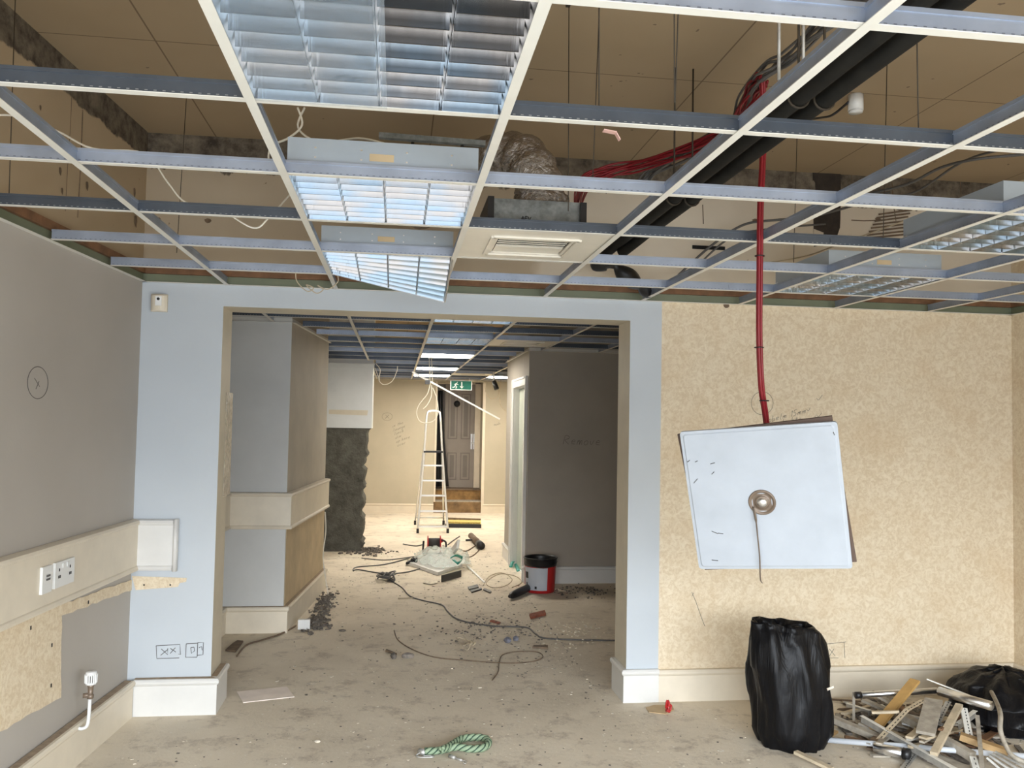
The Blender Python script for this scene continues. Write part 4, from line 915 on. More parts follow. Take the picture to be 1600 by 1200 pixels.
for lb, pts in (('white flex dropping straight from the grid to the slanting batten', [(670,545),(671,570),(672,600)]), ('second white flex dropping just right of the first onto the batten', [(673,545),(675,575),(676,600)]),
                ('white flex looping wide in front of the far wall, behind the ladder top', [(672,600),(668,615),(655,632),(651,645),(655,657),(665,661),(678,657),(684,645),(683,625),(676,606)]),
                ('white flex curling in a small loop left of the ladder loop', [(674,602),(674,618),(668,632),(661,639)]),
                ('pale cable loop hanging off the grid beside the raw cement pier', [(587,568),(594,578),(592,594),(600,601),(612,596),(620,580),(621,572)]),
                ('pale cable dropping from the grid by the upper edge of the cement pier', [(586,575),(590,586),(593,594)]), ('thin cable falling at the far right past the exit sign', [(783,593),(781,610),(782,632),(790,642)]),
                ('thin cable loop below the black spotlight in the corridor', [(757,598),(760,615),(768,623),(778,618),(779,600)])):
    Yc = 10.612 if pts[0][0] > 640 and pts[0][0] < 700 else (10.6 if pts[0][0] < 600 else 12.5)
    cable(lb, [PY(x, y, Yc) for x, y in pts], .006 if Yc < 12 else .006, m_whiteflex if Yc < 12 else m_woodpale)
q = PY(773, 598, 12.5); rt = thing('track_spotlight', 'small dark spotlight hanging from the corridor grid', 'spotlight', q)
mb = MB(); mb.tube([PY(772, 596, 12.5), PY(776, 608, 12.45)], .035, 14); mb.build('lamp_head', m_black, rt)
mb = MB(); mb.tube([(q.x-.02, 12.5, GZ), PY(772, 597, 12.5)], .012, 8); mb.build('stem', m_plastic, rt)
# ---------------------------------------------------------------- step ladder
LY0, LY1 = 12.58, 13.6
fl_, fr_ = PZ(652.5, 833), PZ(699.5, 833); bl_, br_ = PZ(648.5, 820), PZ(693, 820)
LYT = 13.15
rt = thing('step_ladder', 'tall aluminium step ladder standing open before the far door', 'ladder', ((fl_.x+fr_.x)/2, 13.1, 0))
pltL, pltR = PY(663, 705, 12.98), PY(691, 705, 12.98)
tl_, tr_ = PY(667, 650, 13.1), PY(688, 650, 13.1); apexL, apexR = PY(672, 643, 13.12), PY(683, 643, 13.12)
mb = MB(); mb.tube(smooth_path([fl_+Vector((0,0,.05)), pltL, tl_, apexL, apexR, tr_, pltR, fr_+Vector((0,0,.05))], 5), .016, 8); mb.build('front_rail', m_ladder, rt)
mb = MB()
for yy in (727, 751, 774.5, 798.5, 822):
    f = (833-yy)/(833-705); a = fl_.lerp(pltL, f); c = fr_.lerp(pltR, f); mb.box((a.x-.01, a.y-.03, a.z-.018), (c.x+.01, a.y+.05, a.z+.002))
split(mb, 'tread', m_ladder, rt)
mb = MB(); mb.box((pltL.x-.01, pltL.y-.04, pltL.z-.02), (pltR.x+.01, pltL.y+.22, pltL.z+.005)); mb.build('platform', m_black, rt)
mb = MB(); mb.tube([bl_+Vector((0,0,.05)), pltL+Vector((-.01,.2,-.03))], .012, 8); mb.tube([br_+Vector((0,0,.05)), pltR+Vector((.01,.2,-.03))], .012, 8)
mb.tube([bl_.lerp(pltL+Vector((0,.2,0)), .10), br_.lerp(pltR+Vector((0,.2,0)), .10)], .010, 8); mb.build('rear_leg', m_ladder, rt)
for p in (fl_, fr_, bl_, br_):
    mb = MB(); mb.box((p.x-.018, p.y-.02, .001), (p.x+.018, p.y+.02, .065)); mb.build('rubber_foot', m_blackrub, rt)
# ---------------------------------------------------------------- floor objects
# bucket
bc = PZ(848, 929)+Vector((0, .16, 0)); bc.z = 0
rt = thing('paint_bucket', 'paint bucket with black rim and red and white label by partition corner', 'bucket', bc)
mb = MB(); H = .33; mb.lathe([(0,.002),(.135,.002),(.14,.01),(.153,H*.78)], bc, 36); mb.build('bucket_body', m_red, rt)
mb = MB(); mb.lathe([(.153,H*.76),(.158,H*.78),(.160,H*.97),(.166,H*.975),(.166,H),(.155,H),(.150,H*.95),(.140,.02),(0,.018)], bc, 36); mb.build('black_rim', m_black, rt)
mb = MB(); vs = []; fs = []; n = 14
for i in range(n+1):
    w_ = math.radians(188+ i*(100/n)); 
    for r_, z in ((.1425,.03), (.1535,H*.74)): vs.append((bc.x+r_*math.cos(w_), bc.y+r_*math.sin(w_), z))
mb.add(vs, [(2*i, 2*i+2, 2*i+3, 2*i+1) for i in range(n)], 0, True); mb.build('paper_label', m_label, rt)
mb = MB()
for w0, w1, z0, z1, in ((195, 212, .14, .20), (200, 206, .06, .10), (240, 248, .045, .07)):
    vs = []
    for i in range(5):
        w_ = math.radians(w0+(w1-w0)*i/4)
        for z in (z0, z1): r_ = .1435+(z-.03)*.0505; vs.append((bc.x+(r_+.0015)*math.cos(w_), bc.y+(r_+.0015)*math.sin(w_), z))
    mb.add(vs, [(2*i, 2*i+2, 2*i+3, 2*i+1) for i in range(4)])
mb.build('label_print', m_black, rt)
mb = MB(); mb.tube([(bc.x+.165*math.cos(math.radians(200+140*k/12)), bc.y+.165*math.sin(math.radians(200+140*k/12)), H*.9-.05*math.sin(math.pi*k/12)) for k in range(13)], .003, 6); mb.build('wire_handle', m_wire, rt)
# cartridge lying left of the bucket
a = PZ(796, 932, .035); c = PZ(826, 918, .045); mb = MB(); mb.tube(smooth_path([a, a.lerp(c,.2), a.lerp(c,.5), c], 3), [.015,.02,.03,.035,.036,.037,.038,.038,.038,.036], 8); one(mb, 'black_rolled_sack', m_black, 'rolled black sack lying against the paint bucket', 'sack')
# cable reel
q = PZ(678, 866); rt = thing('cable_reel', 'red cable reel on a black tube frame lying on the floor', 'cable reel', q)
mb = MB()
L_ = [PY(662, 845, q.y), PY(661, 864, q.y), PY(666, 866, q.y), PY(690, 866, q.y), PY(696, 862, q.y), PY(697, 850, q.y), PY(694, 845, q.y+.02), PY(682, 842, q.y+.15), PY(679, 843, q.y+.15)]
for p in L_: p.z = max(p.z, .014)
mb.tube(smooth_path(L_, 4), .012, 8); mb.build('tube_frame', m_black, rt)
a, c = PY(669, 857, q.y+.08), PY(687, 857, q.y+.08); a.z = c.z = max(.11, a.z)
mb = MB(); mb.tube([a, c], .075, 22); mb.build('cable_winding', m_blackrub, rt)
mb = MB(); mb.tube([a-Vector((.012,0,0)), a], .105, 26); mb.tube([c, c+Vector((.012,0,0))], .105, 26); mb.tube([c+Vector((.012,0,.03)), c+Vector((.04,0,.06))], .02, 10); split(mb, 'flange', m_red, rt)
# louvre panel and polythene
q = [PZ(641, 893, .02), PZ(675, 868, .02), PZ(724, 880, .02), PZ(718, 900, .02)]
mb = MB(); mb.prism([(p.x, p.y, .003) for p in (PZ(640, 884), PZ(684, 900), PZ(722, 886), PZ(680, 870))], (0,0,.035))
one(mb, 'white_light_panel', m_skirtw, 'white light panel lying flat under crumpled clear polythene', 'panel')
a, c = PZ(690, 904, .04), PZ(720, 896, .04); mb = MB(); mb.bar(a-Vector((0,.01,0)), c-Vector((0,.01,0)), .01, .07); one(mb, 'black_end_strip', m_black, 'short black strip standing at the front of the white light panel', 'strip')
cn = PZ(690, 878); nx = 22; vs = []
for j in range(nx+1):
    for i in range(nx+1):
        u, v_ = i/nx*2-1, j/nx*2-1; rr = math.hypot(u, v_)
        x = cn.x+u*.32; y = cn.y+v_*.75; z = .042+max(0, (.10*(1-rr**1.2)))+.13*abs(noise.noise(Vector((u*3.2, v_*3.2, 5))))*(1-.5*rr)
        vs.append((x+.05*noise.noise(Vector((u*2, v_*2, 9))), y, z))
mb = MB(); mb.add(vs, [(j*(nx+1)+i, j*(nx+1)+i+1, (j+1)*(nx+1)+i+1, (j+1)*(nx+1)+i) for j in range(nx) for i in range(nx) if math.hypot(i/nx*2-1, j/nx*2-1) < 1.05], 0, True)
ps = one(mb, 'polythene_sheet', m_sheet, 'crumpled clear greenish polythene heaped on the white light panel', 'plastic sheet')
mb = MB(); a, c = PZ(704, 866, .03), PZ(716, 850, .25); mb.bar(a, c, .03, .10, up=(0,1,0)); one(mb, 'white_offcut', m_skirtw, 'white offcut leaning up behind the polythene', 'offcut')
mb = MB(); mb.tube(smooth_path([PZ(708,874,.16), PZ(716,880,.13), PZ(722,872,.14), PZ(712,868,.2), PZ(704,872,.18)], 4), .018, 6, flat=.3); one(mb, 'green_strap', m_greenpl, 'green plastic strap on the polythene heap', 'strap')
mb = MB(); mb.tube(smooth_path([PZ(798,886,.02), PZ(801,878,.06), PZ(805,880,.03), PZ(810,892,.01)], 4), .02, 6, flat=.3); one(mb, 'green_plastic_scrap', m_greenpl, 'green plastic scrap at the foot of the partition door frame', 'plastic scrap')
mb = MB(); mb.bar(PZ(730, 884, .02), PZ(757, 910, .006), .02, .008); one(mb, 'white_trim_strip', m_signw, 'thin white strip lying from the polythene toward the bucket', 'strip')
# brush head
mb = MB(); a, c = PZ(696, 821, .03), PZ(752, 822, .03); 
rt = thing('long_brush_head', 'long black and yellow brush head lying right of the ladder foot', 'brush', a.lerp(c, .5)+Vector((0,0,-.03)))
mb.bar(a, c, .06, .055); mb.build('stock', m_black, rt)
mb = MB(); a2, c2 = PZ(699, 816, .05), PZ(751, 817, .05); mb.bar(a2, c2, .28, .05); mb.build('bristles', m_yellow, rt)
mb = MB(); mb.bar(PZ(698, 811.5, .05), PZ(751, 813.5, .05), .03, .06); mb.build('back_strip', m_wooddark, rt)
# grinder/drill like tool
a, c = PZ(736, 837, .05), PZ(752, 853, .05)
rt = thing('brown_hand_tool', 'brown cylindrical hand tool with black end on the floor near the brush', 'tool', a.lerp(c, .5)+Vector((0,0,-.05)))
mb = MB(); mb.tube([a, a.lerp(c,.8)], .042, 12); mb.build('tool_body', m_wooddark, rt)
mb = MB(); mb.tube([a.lerp(c,.8), c], .05, 12); mb.build('end_cap', m_black, rt)
mb = MB(); mb.tube([PZ(728, 844, .05), PZ(748, 843, .05)], .014, 8); mb.build('side_handle', m_black, rt)
# floor cables
def fc(label, pts, r, m, **k): return cable(label, [PZ(x, y, r+.001) for x, y in pts], r, m, **k)
fc('long black extension lead snaking from the cable tangle to the right pillar', [(612,908),(628,918),(640,931),(660,938),(690,945),(699,955),(712,966),(735,973),(770,978),(800,979),(825,981),(838,991),(860,998),(970,1001)], .006, m_greycable)
fc('thin brown wire in a sweeping loop across the middle floor', [(616,985),(622,1000),(645,1015),(680,1027),(730,1032),(790,1036),(830,1034),(848,1027),(840,1019),(810,1018),(786,1023),(780,1035),(778,1050),(769,1063)], .0035, m_wooddark)
fc('black cable running left from the red reel along the floor', [(630,850),(650,853),(662,850)], .007, m_greycable)
fc('black cable from the reel winding to the grey tangle', [(565,872),(600,875),(630,872),(660,868),(690,868),(720,870)], .006, m_greycable)
fc('grey cable loop left of the cable tangle', [(640,872),(600,882),(558,886),(552,892),(560,890),(600,896),(640,893),(680,880)], .007, m_greycable)
fc('dark cable bent in a hook right of the reel', [(700,851),(706,846),(715,840),(718,838)], .008, m_greycable)
fc('brown cable zigzag between tool and polythene', [(716,857),(728,861),(742,853),(748,849)], .007, m_wooddark)
fc('brown cable curving below the hand tool', [(718,868),(735,870),(748,860),(752,853)], .006, m_wooddark)
fc('pale wire loops scattered left of the bucket', [(755,915),(765,900),(785,895),(800,905),(790,915),(770,918),(760,910),(780,897),(805,900),(815,910),(800,918)], .004, m_woodpale)
fc('dark flex lying along the pier skirting to the left reveal', [(370,1025),(385,1008),(410,1000),(440,990),(462,978)], .006, m_wooddark)
cable('white flex hanging down the pier side from its trunking', [PY(508, 800, 8.2), PY(509, 830, 8.2), PY(505, 862, 8.2), PY(506, 885, 8.1), PZ(513, 930, .01), PZ(516, 945, .01)], .006, m_whiteflex)
fc('short pale strip beside the long black lead', [(622,935),(645,934)], .006, m_woodpale)
def tangle(label, cx_, cy_, n, r, m, spread, seed, name='cable_tangle', cat='cable tangle'):
    rnd = random.Random(seed); c = PZ(cx_, cy_, .03); pts = [c+Vector((rnd.uniform(-1,1)*spread, rnd.uniform(-1,1)*spread*1.5, rnd.uniform(-.02,.05))) for _ in range(n)]
    mb = MB(); mb.tube(smooth_path(pts, 5), r, 5); return one(mb, name, m, label, cat)
tangle('grey tangle of stripped cable on the floor in the opening', 604, 903, 26, .008, m_greycable, .10, 3)
tangle('small dark cable coil left of the polythene heap', 643, 878, 16, .012, m_black, .07, 4)
tangle('knot of pale wire ends on the floor beyond the brown wire', 730, 1008, 18, .003, m_woodpale, .09, 6)
# back box near pier
q = PZ(475, 983); mb = MB(); mb.box((q.x-.045, q.y-.02, .001), (q.x+.045, q.y+.02, .075)); one(mb, 'socket_back_box', m_plastic, 'small white back box standing near the pier skirting', 'socket box')
def lump(label, px_, py_, sx, sy, sz, m, seed, name='rubble_lump', cat='rubble', group=None):
    rnd = random.Random(seed); c = PZ(px_, py_); mb = MB(); vs = []; n, k = 10, 5
    for j in range(k):
        v_ = j/(k-1); 
        for i in range(n):
            w_ = 2*math.pi*i/n; rr = math.sin(math.pi*(.18+.80*v_))**.5*(1+.35*noise.noise(Vector((math.cos(w_)*1.5+seed, math.sin(w_)*1.5, v_*2))))
            vs.append((c.x+sx*rr*math.cos(w_), c.y+sy*rr*math.sin(w_), .001+sz*v_))
    fs = [(j*n+i, j*n+(i+1)%n, (j+1)*n+(i+1)%n, (j+1)*n+i) for j in range(k-1) for i in range(n)]+[tuple(range(n-1,-1,-1)), tuple((k-1)*n+i for i in range(n))]
    mb.add(vs, fs); return one(mb, name, m, label, cat, group)
lump('dark grey rubble lump, darker of the pair in the floor middle', 615, 1029, .022, .025, .04, m_rubble, 1)
lump('greyish flat rubble lump right beside its darker twin', 637, 1028, .045, .025, .035, mat('grey_rubble', (.24,.21,.18), .9, var=.2, vscale=40), 2)
lump('bluish rubble lump near the long black lead', 793, 1004, .03, .03, .04, mat('blue_rubble', (.17,.17,.20), .9, var=.2, vscale=40), 3)
lump('smaller bluish rubble lump right of the other bluish one', 806, 1001, .022, .02, .035, mat('blue_rubble2', (.17,.17,.20), .9, var=.2, vscale=40), 5)
def heap(label, px_, py_, sx, sy, n, m, seed, smax=.022):
    rnd = random.Random(seed); c = PZ(px_, py_); mb = MB()
    for k in range(n):
        x, y = rnd.gauss(0, .45), rnd.gauss(0, .45); s_ = rnd.uniform(.004, smax)
        mb.box((-s_,-s_*.7,-s_*.4), (s_,s_*.7,s_*.4), mt=Matrix.Translation((c.x+x*sx, c.y+y*sy, s_*.45+.04*math.exp(-(x*x+y*y)*4)*rnd.random())) @ Matrix.Rotation(rnd.uniform(0,6), 4, 'Z') @ Matrix.Rotation(rnd.uniform(-.5,.5), 4, 'X'))
    return tag(mb.build('debris_heap', m), label, 'debris', kind='stuff')
heap('dark rubble heap piled by the pier skirting', 495, 975, .09, .22, 160, m_rubble, 7)
heap('long low scatter of dirt beside the pier', 507, 945, .09, .7, 200, m_rubble, 8, .016)
heap('scatter of chips beyond the brown wire', 760, 985, .5, .5, 120, m_rubble, 31, .010)
heap('pale scatter of chips by the right pillar', 900, 990, .35, .5, 110, m_rubblelt, 32, .008)
heap('dirt scatter behind the paint bucket', 915, 925, .35, .3, 120, m_rubble, 33, .010)
lump('flat dark piece beyond the pier skirting', 535, 986, .03, .02, .012, m_rubble, 9)
heap('dirt heap at the foot of the raw cement pier', 575, 862, .3, .35, 180, m_rubble, 10)
lump('white plaster crumbs in front of the light panel', 672, 911, .08, .10, .02, m_rubblelt, 11)
lump('white crumb on bare floor left of the rope', 496, 1160, .018, .012, .012, m_rubblelt, 12)
lump('pale plaster smear near the plasterboard offcut', 487, 1068, .035, .04, .004, m_rubblelt, 13)
def flat(label, name, cat, pts, h, m, z=.002):
    mb = MB(); mb.prism([(PZ(x, y).x, PZ(x, y).y, z) for x, y in pts], (0,0,h)); return one(mb, name, m, label, cat)
flat('white rectangular plasterboard offcut lying near the left pillar', 'plasterboard_offcut', 'board', [(370,1082),(380,1099),(460,1090),(448,1074)], .004, m_plasterb)
flat('broken brick strip on the floor before the bucket', 'brick_fragment', 'brick', [(827,963),(829,968),(853,962),(851,957)], .02, m_brick)
flat('small red brown splinter on the floor below the long lead', 'wood_splinter', 'splinter', [(765,972),(780,976),(782,974),(768,970)], .01, m_brick)
flat('tan cardboard scrap on the floor by the right pillar', 'cardboard_scrap', 'cardboard', [(1009,1107),(1014,1114),(1040,1117),(1053,1110),(1050,1103),(1022,1103)], .004, mat('cardboard', (.50,.36,.20), .8))
tangle('crumpled red wrapper on the tan cardboard scrap', 1044, 1108, 12, .006, m_red, .013, 8, 'red_wrapper', 'wrapper')
for i, (p, lb) in enumerate((([(731,919),(746,915),(748,919),(733,923)], 'black chip nearest the white strip, left of the bucket'), ([(735,924),(752,920),(753,922),(737,927)], 'long black chip just in front of the first'), ([(757,921),(768,926),(766,928),(755,923)], 'dark chip pointing toward the bucket'), ([(620,1024),(604,1017),(602,1019),(616,1022)], 'brown splinter left of the dark lumps'), ([(832,1013),(856,1015),(856,1011),(834,1011)], 'dark curved chip near the right pillar'), ([(363,1008),(371,1003),(380,1004),(368,1020),(352,1018)], 'timber offcut tucked behind the left pillar base'))):
    flat(lb, 'debris_chip', 'debris', p, .012, m_black if i < 3 else m_wooddark)
# scattered crumbs (uncountable)
rnd = random.Random(11); mb = MB(); mb2 = MB()
for k in range(3200):
    if k < 1500: x, y = rnd.uniform(-1.3, 3.6), rnd.uniform(3.2, 4.8)
    else: x, y = rnd.uniform(-.75, 1.3), rnd.uniform(4.9, 11)
    if k % 3 == 0: x, y = rnd.gauss(.9, .35), rnd.gauss(6.8, .9); x = min(x, 1.25)
    if x < -.7 and y > 4.6: continue
    s = (abs(rnd.gauss(0, .0030))+.0012)*(.75 if k < 1500 else 1); w_ = rnd.uniform(0, 3); m_ = Matrix.Translation((x, y, .0005)) @ Matrix.Rotation(w_, 4, 'Z')
    (mb if k % 2 else mb2).box((-s*rnd.uniform(.6,2), -s, 0), (s*rnd.uniform(.6,1.6), s*rnd.uniform(.5,1), s*.4), mt=m_)
tag(mb.build('floor_crumbs', m_rubble), 'dark grit and crumbs strewn over the whole floor', 'debris', kind='stuff')
tag(mb2.build('plaster_crumbs', m_rubblelt), 'pale plaster crumbs strewn over the whole floor', 'debris', kind='stuff')
# green rope sling with hook
rt = thing('green_rope_loop', 'green twisted rope loop with metal hook lying on the near floor', 'rope', PZ(710, 1175))
path = smooth_path([PZ(x, y, z) for x, y, z in ((664,1176,.014),(690,1174,.014),(712,1169,.02),(735,1172,.014),(755,1170,.014),(763,1163,.014),(758,1156,.014),(742,1154,.014),(722,1156,.014),(708,1164,.02),(698,1170,.03),(690,1173,.036))], 16)
for k in range(6):
    q = []; L = 0
    for i, p in enumerate(path):
        if i: L += (p-path[i-1]).length
        T = (path[min(i+1,len(path)-1)]-path[max(i-1,0)]).normalized(); S = T.cross(Vector((0,0,1))).normalized(); U = S.cross(T); w_ = L/.10*2*math.pi+(k % 3)*2*math.pi/3+(math.pi/3 if k > 2 else 0); rr = .0085 if k < 3 else .0145
        q.append(p+S*rr*math.cos(w_)+U*rr*math.sin(w_)+Vector((0,0,.006)))
    mb = MB(); mb.tube(q, .0105 if k < 3 else .0028, 6); mb.build('strand', m_rope_l if k < 3 else m_rope_gap, rt)  # last three, thin and dark, paint the shade between the strands
mb = MB(); a, c = PZ(655, 1174, .014), PZ(665, 1176, .014); mb.tube([a, c], .016, 12); mb.build('ferrule', m_dustmetal, rt)
mb = MB(); mb.tube(smooth_path([PZ(656,1176,.02), PZ(651,1180,.008), PZ(655,1183,.006), PZ(675,1183,.006), PZ(676,1181,.006), PZ(660,1181,.006)], 4), .004, 6); mb.build('hook', m_dustmetal, rt)
mb = MB(); mb.tube([PZ(702,1181,.01), PZ(711,1184,.01)], .010, 8); mb.tube([PZ(711,1184,.008), PZ(722,1188,.008)], .006, 8); mb.tube(smooth_path([PZ(722,1188,.006), PZ(728,1190,.006), PZ(727,1193,.006), PZ(723,1191,.006)], 3), .003, 6); mb.build('snap_clip', m_dustmetal, rt)
# ---------------------------------------------------------------- black refuse sacks
def sack(label, base, rings, seed, pleat=.012, name='refuse_sack'):
    """rings: (z, cx, cy, rx, ry)"""
    n = 72; vs = []; R2 = []
    K = 44
    for j in range(K):
        f = j/(K-1)*(len(rings)-1); i = min(int(f), len(rings)-2); u = f-i; u = u*u*(3-2*u); R2.append([rings[i][k]*(1-u)+rings[i+1][k]*u for k in range(5)])
    for j, (z, cx_, cy_, rx, ry) in enumerate(R2):
        for i in range(n):
            w_ = 2*math.pi*i/n; ca_, sa_ = math.cos(w_), math.sin(w_)
            v_ = j/(K-1)
            d_ = pleat*(1.2*math.sin(w_*9+3*v_+2*math.sin(v_*4))*v_+noise.noise(Vector((ca_*3+seed, sa_*3, v_*6)))*2.2+.8*noise.noise(Vector((ca_*7+seed, sa_*7, v_*11))))
            se_ = (abs(ca_)**2.6+abs(sa_)**2.6)**(-1/2.6)
            vs.append((base.x+cx_+(rx*se_+d_)*ca_, base.y+cy_+(ry*se_+d_)*sa_, max(.002, z+(.02*noise.noise(Vector((ca_*2, sa_*2, seed)))*v_ if j else 0))))
    fs = [(j*n+i, j*n+(i+1)%n, (j+1)*n+(i+1)%n, (j+1)*n+i) for j in range(K-1) for i in range(n)]; fs.append(tuple(range(n-1,-1,-1)))
    mb = MB(); mb.add(vs, fs, 0, True); return one(mb, name, m_bag, label, 'refuse sack')
BYc = 4.26
bp = lambda x, y: PY(x, y, BYc)
def rg(y, xa, xb, ry, cy_=0):
    a, c = bp(xa, y), bp(xb, y); return (max(0.002, a.z), (a.x+c.x)/2, cy_, (c.x-a.x)/2, ry)
rings = [rg(1184, 1206, 1262, .11), rg(1172, 1192, 1280, .15), rg(1140, 1183, 1290, .17), rg(1090, 1180, 1292, .17), rg(1040, 1175, 1287, .16), rg(1000, 1176, 1281, .13), rg(982, 1176, 1277, .11), rg(972, 1177, 1268, .10), rg(978, 1182, 1262, .09), rg(1000, 1190, 1255, .07), rg(1030, 1200, 1245, .05), rg(1034, 1218, 1226, .01)]
b0 = Vector((0, BYc, 0)); sk1 = sack('tall full black refuse sack standing against the wallpapered wall', b0, rings, 2.0)
# tip the mouth: left side higher
me = sk1.data
for v_ in me.vertices:
    w = v_.co+sk1.location
    if w.z > .55: u = min(1, (w.z-.55)/.3); w.z += u*(-(w.x-1.98))*.38
    v_.co = w-sk1.location
mb = MB(); 
for s_ in range(3):
    pts = [bp(1176+20*k, 966+6*k+3*math.sin(k*2+s_)) + Vector((0, -.05+.05*s_, 0)) for k in range(6)]
q = bp(1268, 1057); mb = MB(); mb.bar(q+Vector((-.02,-.20,-.005)), q+Vector((.015,-.20,.008)), .004, .012); one(mb, 'plaster_chip', m_rubblelt, 'pale chip stuck to the side of the tall black sack', 'chip')
q = PZ(1590, 1165); b2 = Vector((q.x+.16, 4.40, 0))
sack('slumped black refuse sack at right edge behind the scrap pile', b2, [(.002,0,0,.22,.22), (.06,0,0,.27,.25), (.15,0,0,.27,.25), (.23,0,.02,.22,.2), (.28,0,.03,.13,.12), (.30,0,.03,.05,.05), (.31,0,.03,.005,.005)], 5.0, .022)
# ---------------------------------------------------------------- scrap pile
def pc(name, label, cat, pts, kind, w, m, h=None, cap=None, group=None):
    P_ = [PZ(x, y, z) for x, y, z in pts]; s = w
    if kind == 'bar':
        mb = MB()
        for i in range(len(P_)-1): mb.bar(P_[i], P_[i+1], w, h or w*.4)
        return one(mb, name, m, label, cat, group)
    if kind == 'tube':
        if cap:
            rt = thing(name, label, cat, P_[0].lerp(P_[-1], .5), group); mb = MB(); mb.tube(P_ if len(P_) == 2 else smooth_path(P_, 4), w/2, 14); mb.build('tube_body', m, rt)
            d_ = (P_[-1]-P_[0]).normalized(); e = P_[0] if cap == 'a' else P_[-1]; sg = -1 if cap == 'a' else 1
            mb = MB(); mb.tube([e-d_*.012*sg, e+d_*.02*sg], w/2*1.12, 14); mb.build('end_cap', m_black, rt); return rt
        mb = MB(); mb.tube(P_ if len(P_) == 2 else smooth_path(P_, 4), w/2, 12); return one(mb, name, m, label, cat, group)
    if kind == 'perf':      # perforated angle: two flanges, row of holes as dark studs in mesh pattern
        mb = MB()
        for i in range(len(P_)-1):
            a, c = P_[i], P_[i+1]; T = (c-a).normalized(); S = T.cross(Vector((0,0,1))).normalized(); U = S.cross(T)
            mb.bar(a, c, w, .0015); mb.bar(a+S*w/2-U*w*.35, c+S*w/2-U*w*.35, .0015, w*.7)
            L = (c-a).length; n = int(L/.022)
            for k in range(n): q_ = a+T*(k+.5)*L/n; mb.bar(q_-T*.006-S*w*.1+U*.0012, q_+T*.006-S*w*.1+U*.0012, w*.14, .0008, 1)
        return one(mb, name, [m, m_dark], label, cat, group)
    if kind == 'tee':
        mb = MB()
        for i in range(len(P_)-1):
            a, c = P_[i], P_[i+1]; T = (c-a).normalized(); S = T.cross(Vector((0,0,1))).normalized(); U = S.cross(T)
            mb.bar(a, c, .024, .0015); mb.bar(a-U*.018, c-U*.018, .0025, .036, 1)
        return one(mb, name, [m, m_dustmetal], label, cat, group)
pc('chrome_tube', 'long chrome tube with black cap lying on top of the scrap by the wall', 'tube', [(1342,1086,.17),(1464,1079,.19)], 'tube', .032, m_chrome, cap='a')
pc('chrome_reflector', 'bright curved chrome reflector sloping down toward the slumped sack', 'reflector', [(1468,1080,.22),(1549,1103,.23)], 'tube', .048, m_chrome)
pc('grey_conduit', 'dull grey conduit against the skirting behind the chrome reflector', 'conduit', [(1490,1074,.14),(1532,1070,.14)], 'tube', .035, m_galvbox, cap='b')
pc('orange_plank', 'orange-brown flat wood plank leaning across the scrap pile', 'plank', [(1430,1063,.25),(1366,1140,.05)], 'bar', .055, mat('orange_timber', (.50,.30,.10), .55, var=.08, vscale=12), h=.014)
pc('bent_perforated_angle', 'cream perforated angle, bent near its top, in the pile centre', 'metal angle', [(1443,1094,.20),(1417,1109,.17),(1366,1163,.03)], 'perf', .032, m_woodpale)
pc('white_tee_bar', 'long white tee bar slanting down right across the pile front', 'metal bar', [(1346,1118,.10),(1495,1203,.05)], 'tee', .024, m_flange)
pc('white_conduit', 'long pale grey conduit lying across the whole pile front', 'conduit', [(1290,1156,.045),(1620,1183,.05)], 'tube', .028, mat('pale_conduit', (.55,.58,.62), .4))
pc('split_grey_board', 'short wide grey board with split ends in pile middle', 'board', [(1459,1094,.20),(1446,1146,.13)], 'bar', .085, m_woodgrey, h=.016)
pc('cream_batten', 'cream dusty batten slanting down left below the chrome reflector', 'batten', [(1499,1102,.19),(1459,1178,.07)], 'bar', .034, m_woodpale, h=.02)
pc('perforated_strip', 'white perforated strip hanging steeply below the chrome reflector', 'metal strip', [(1506,1106,.18),(1515,1150,.10)], 'perf', .032, m_flange)
pc('perforated_strip', 'white perforated strip beside the split grey board', 'metal strip', [(1482,1096,.19),(1464,1131,.12)], 'perf', .028, m_dustmetal)
pc('perforated_strip', 'perforated strip poking out at the bottom edge beneath the pale conduit', 'metal strip', [(1432,1174,.03),(1408,1206,.01)], 'perf', .032, m_dustmetal)
pc('perforated_strip', 'short perforated strip at the bottom edge beside the rusty strap', 'metal strip', [(1520,1182,.06),(1527,1205,.02)], 'perf', .03, m_flange)
pc('rusty_strap', 'mottled rusty strap standing steep in front of the slumped sack', 'strap', [(1527,1118,.16),(1535,1203,.05)], 'bar', .02, m_woodgrey, h=.006)
mb = MB(); mb.tube(smooth_path([PZ(x, y, z) for x, y, z in ((1548,1079,.22),(1556,1095,.24),(1563,1115,.26),(1563,1140,.22),(1570,1162,.14),(1581,1180,.07),(1600,1191,.04))], 6), .011, 8); one(mb, 'limp_sleeve', m_woodgrey, 'limp grey sleeve draped over the slumped black sack', 'sleeve')
pc('brown_beam', 'thick brown timber running under the cream batten', 'timber', [(1409,1119,.10),(1520,1182,.05)], 'bar', .04, m_woodgrey, h=.04)
pc('grey_beam', 'grey timber leading from the tall sack into the pile', 'timber', [(1293,1120,.05),(1375,1154,.03)], 'bar', .045, m_woodgrey, h=.03)
pc('pointed_stake', 'thin pale stake standing upright near the black tube cap', 'stake', [(1334,1082,.15),(1334,1130,.012)], 'bar', .014, m_woodgrey, h=.01)
pc('silver_tube', 'silver tube with a big black end cap at the pile bottom', 'tube', [(1366,1168,.035),(1415,1178,.04)], 'tube', .05, m_chrome, cap='b')
pc('short_batten', 'short pale batten lying level over the orange plank', 'batten', [(1362,1113,.13),(1405,1112,.15)], 'bar', .02, m_woodpale, h=.012)
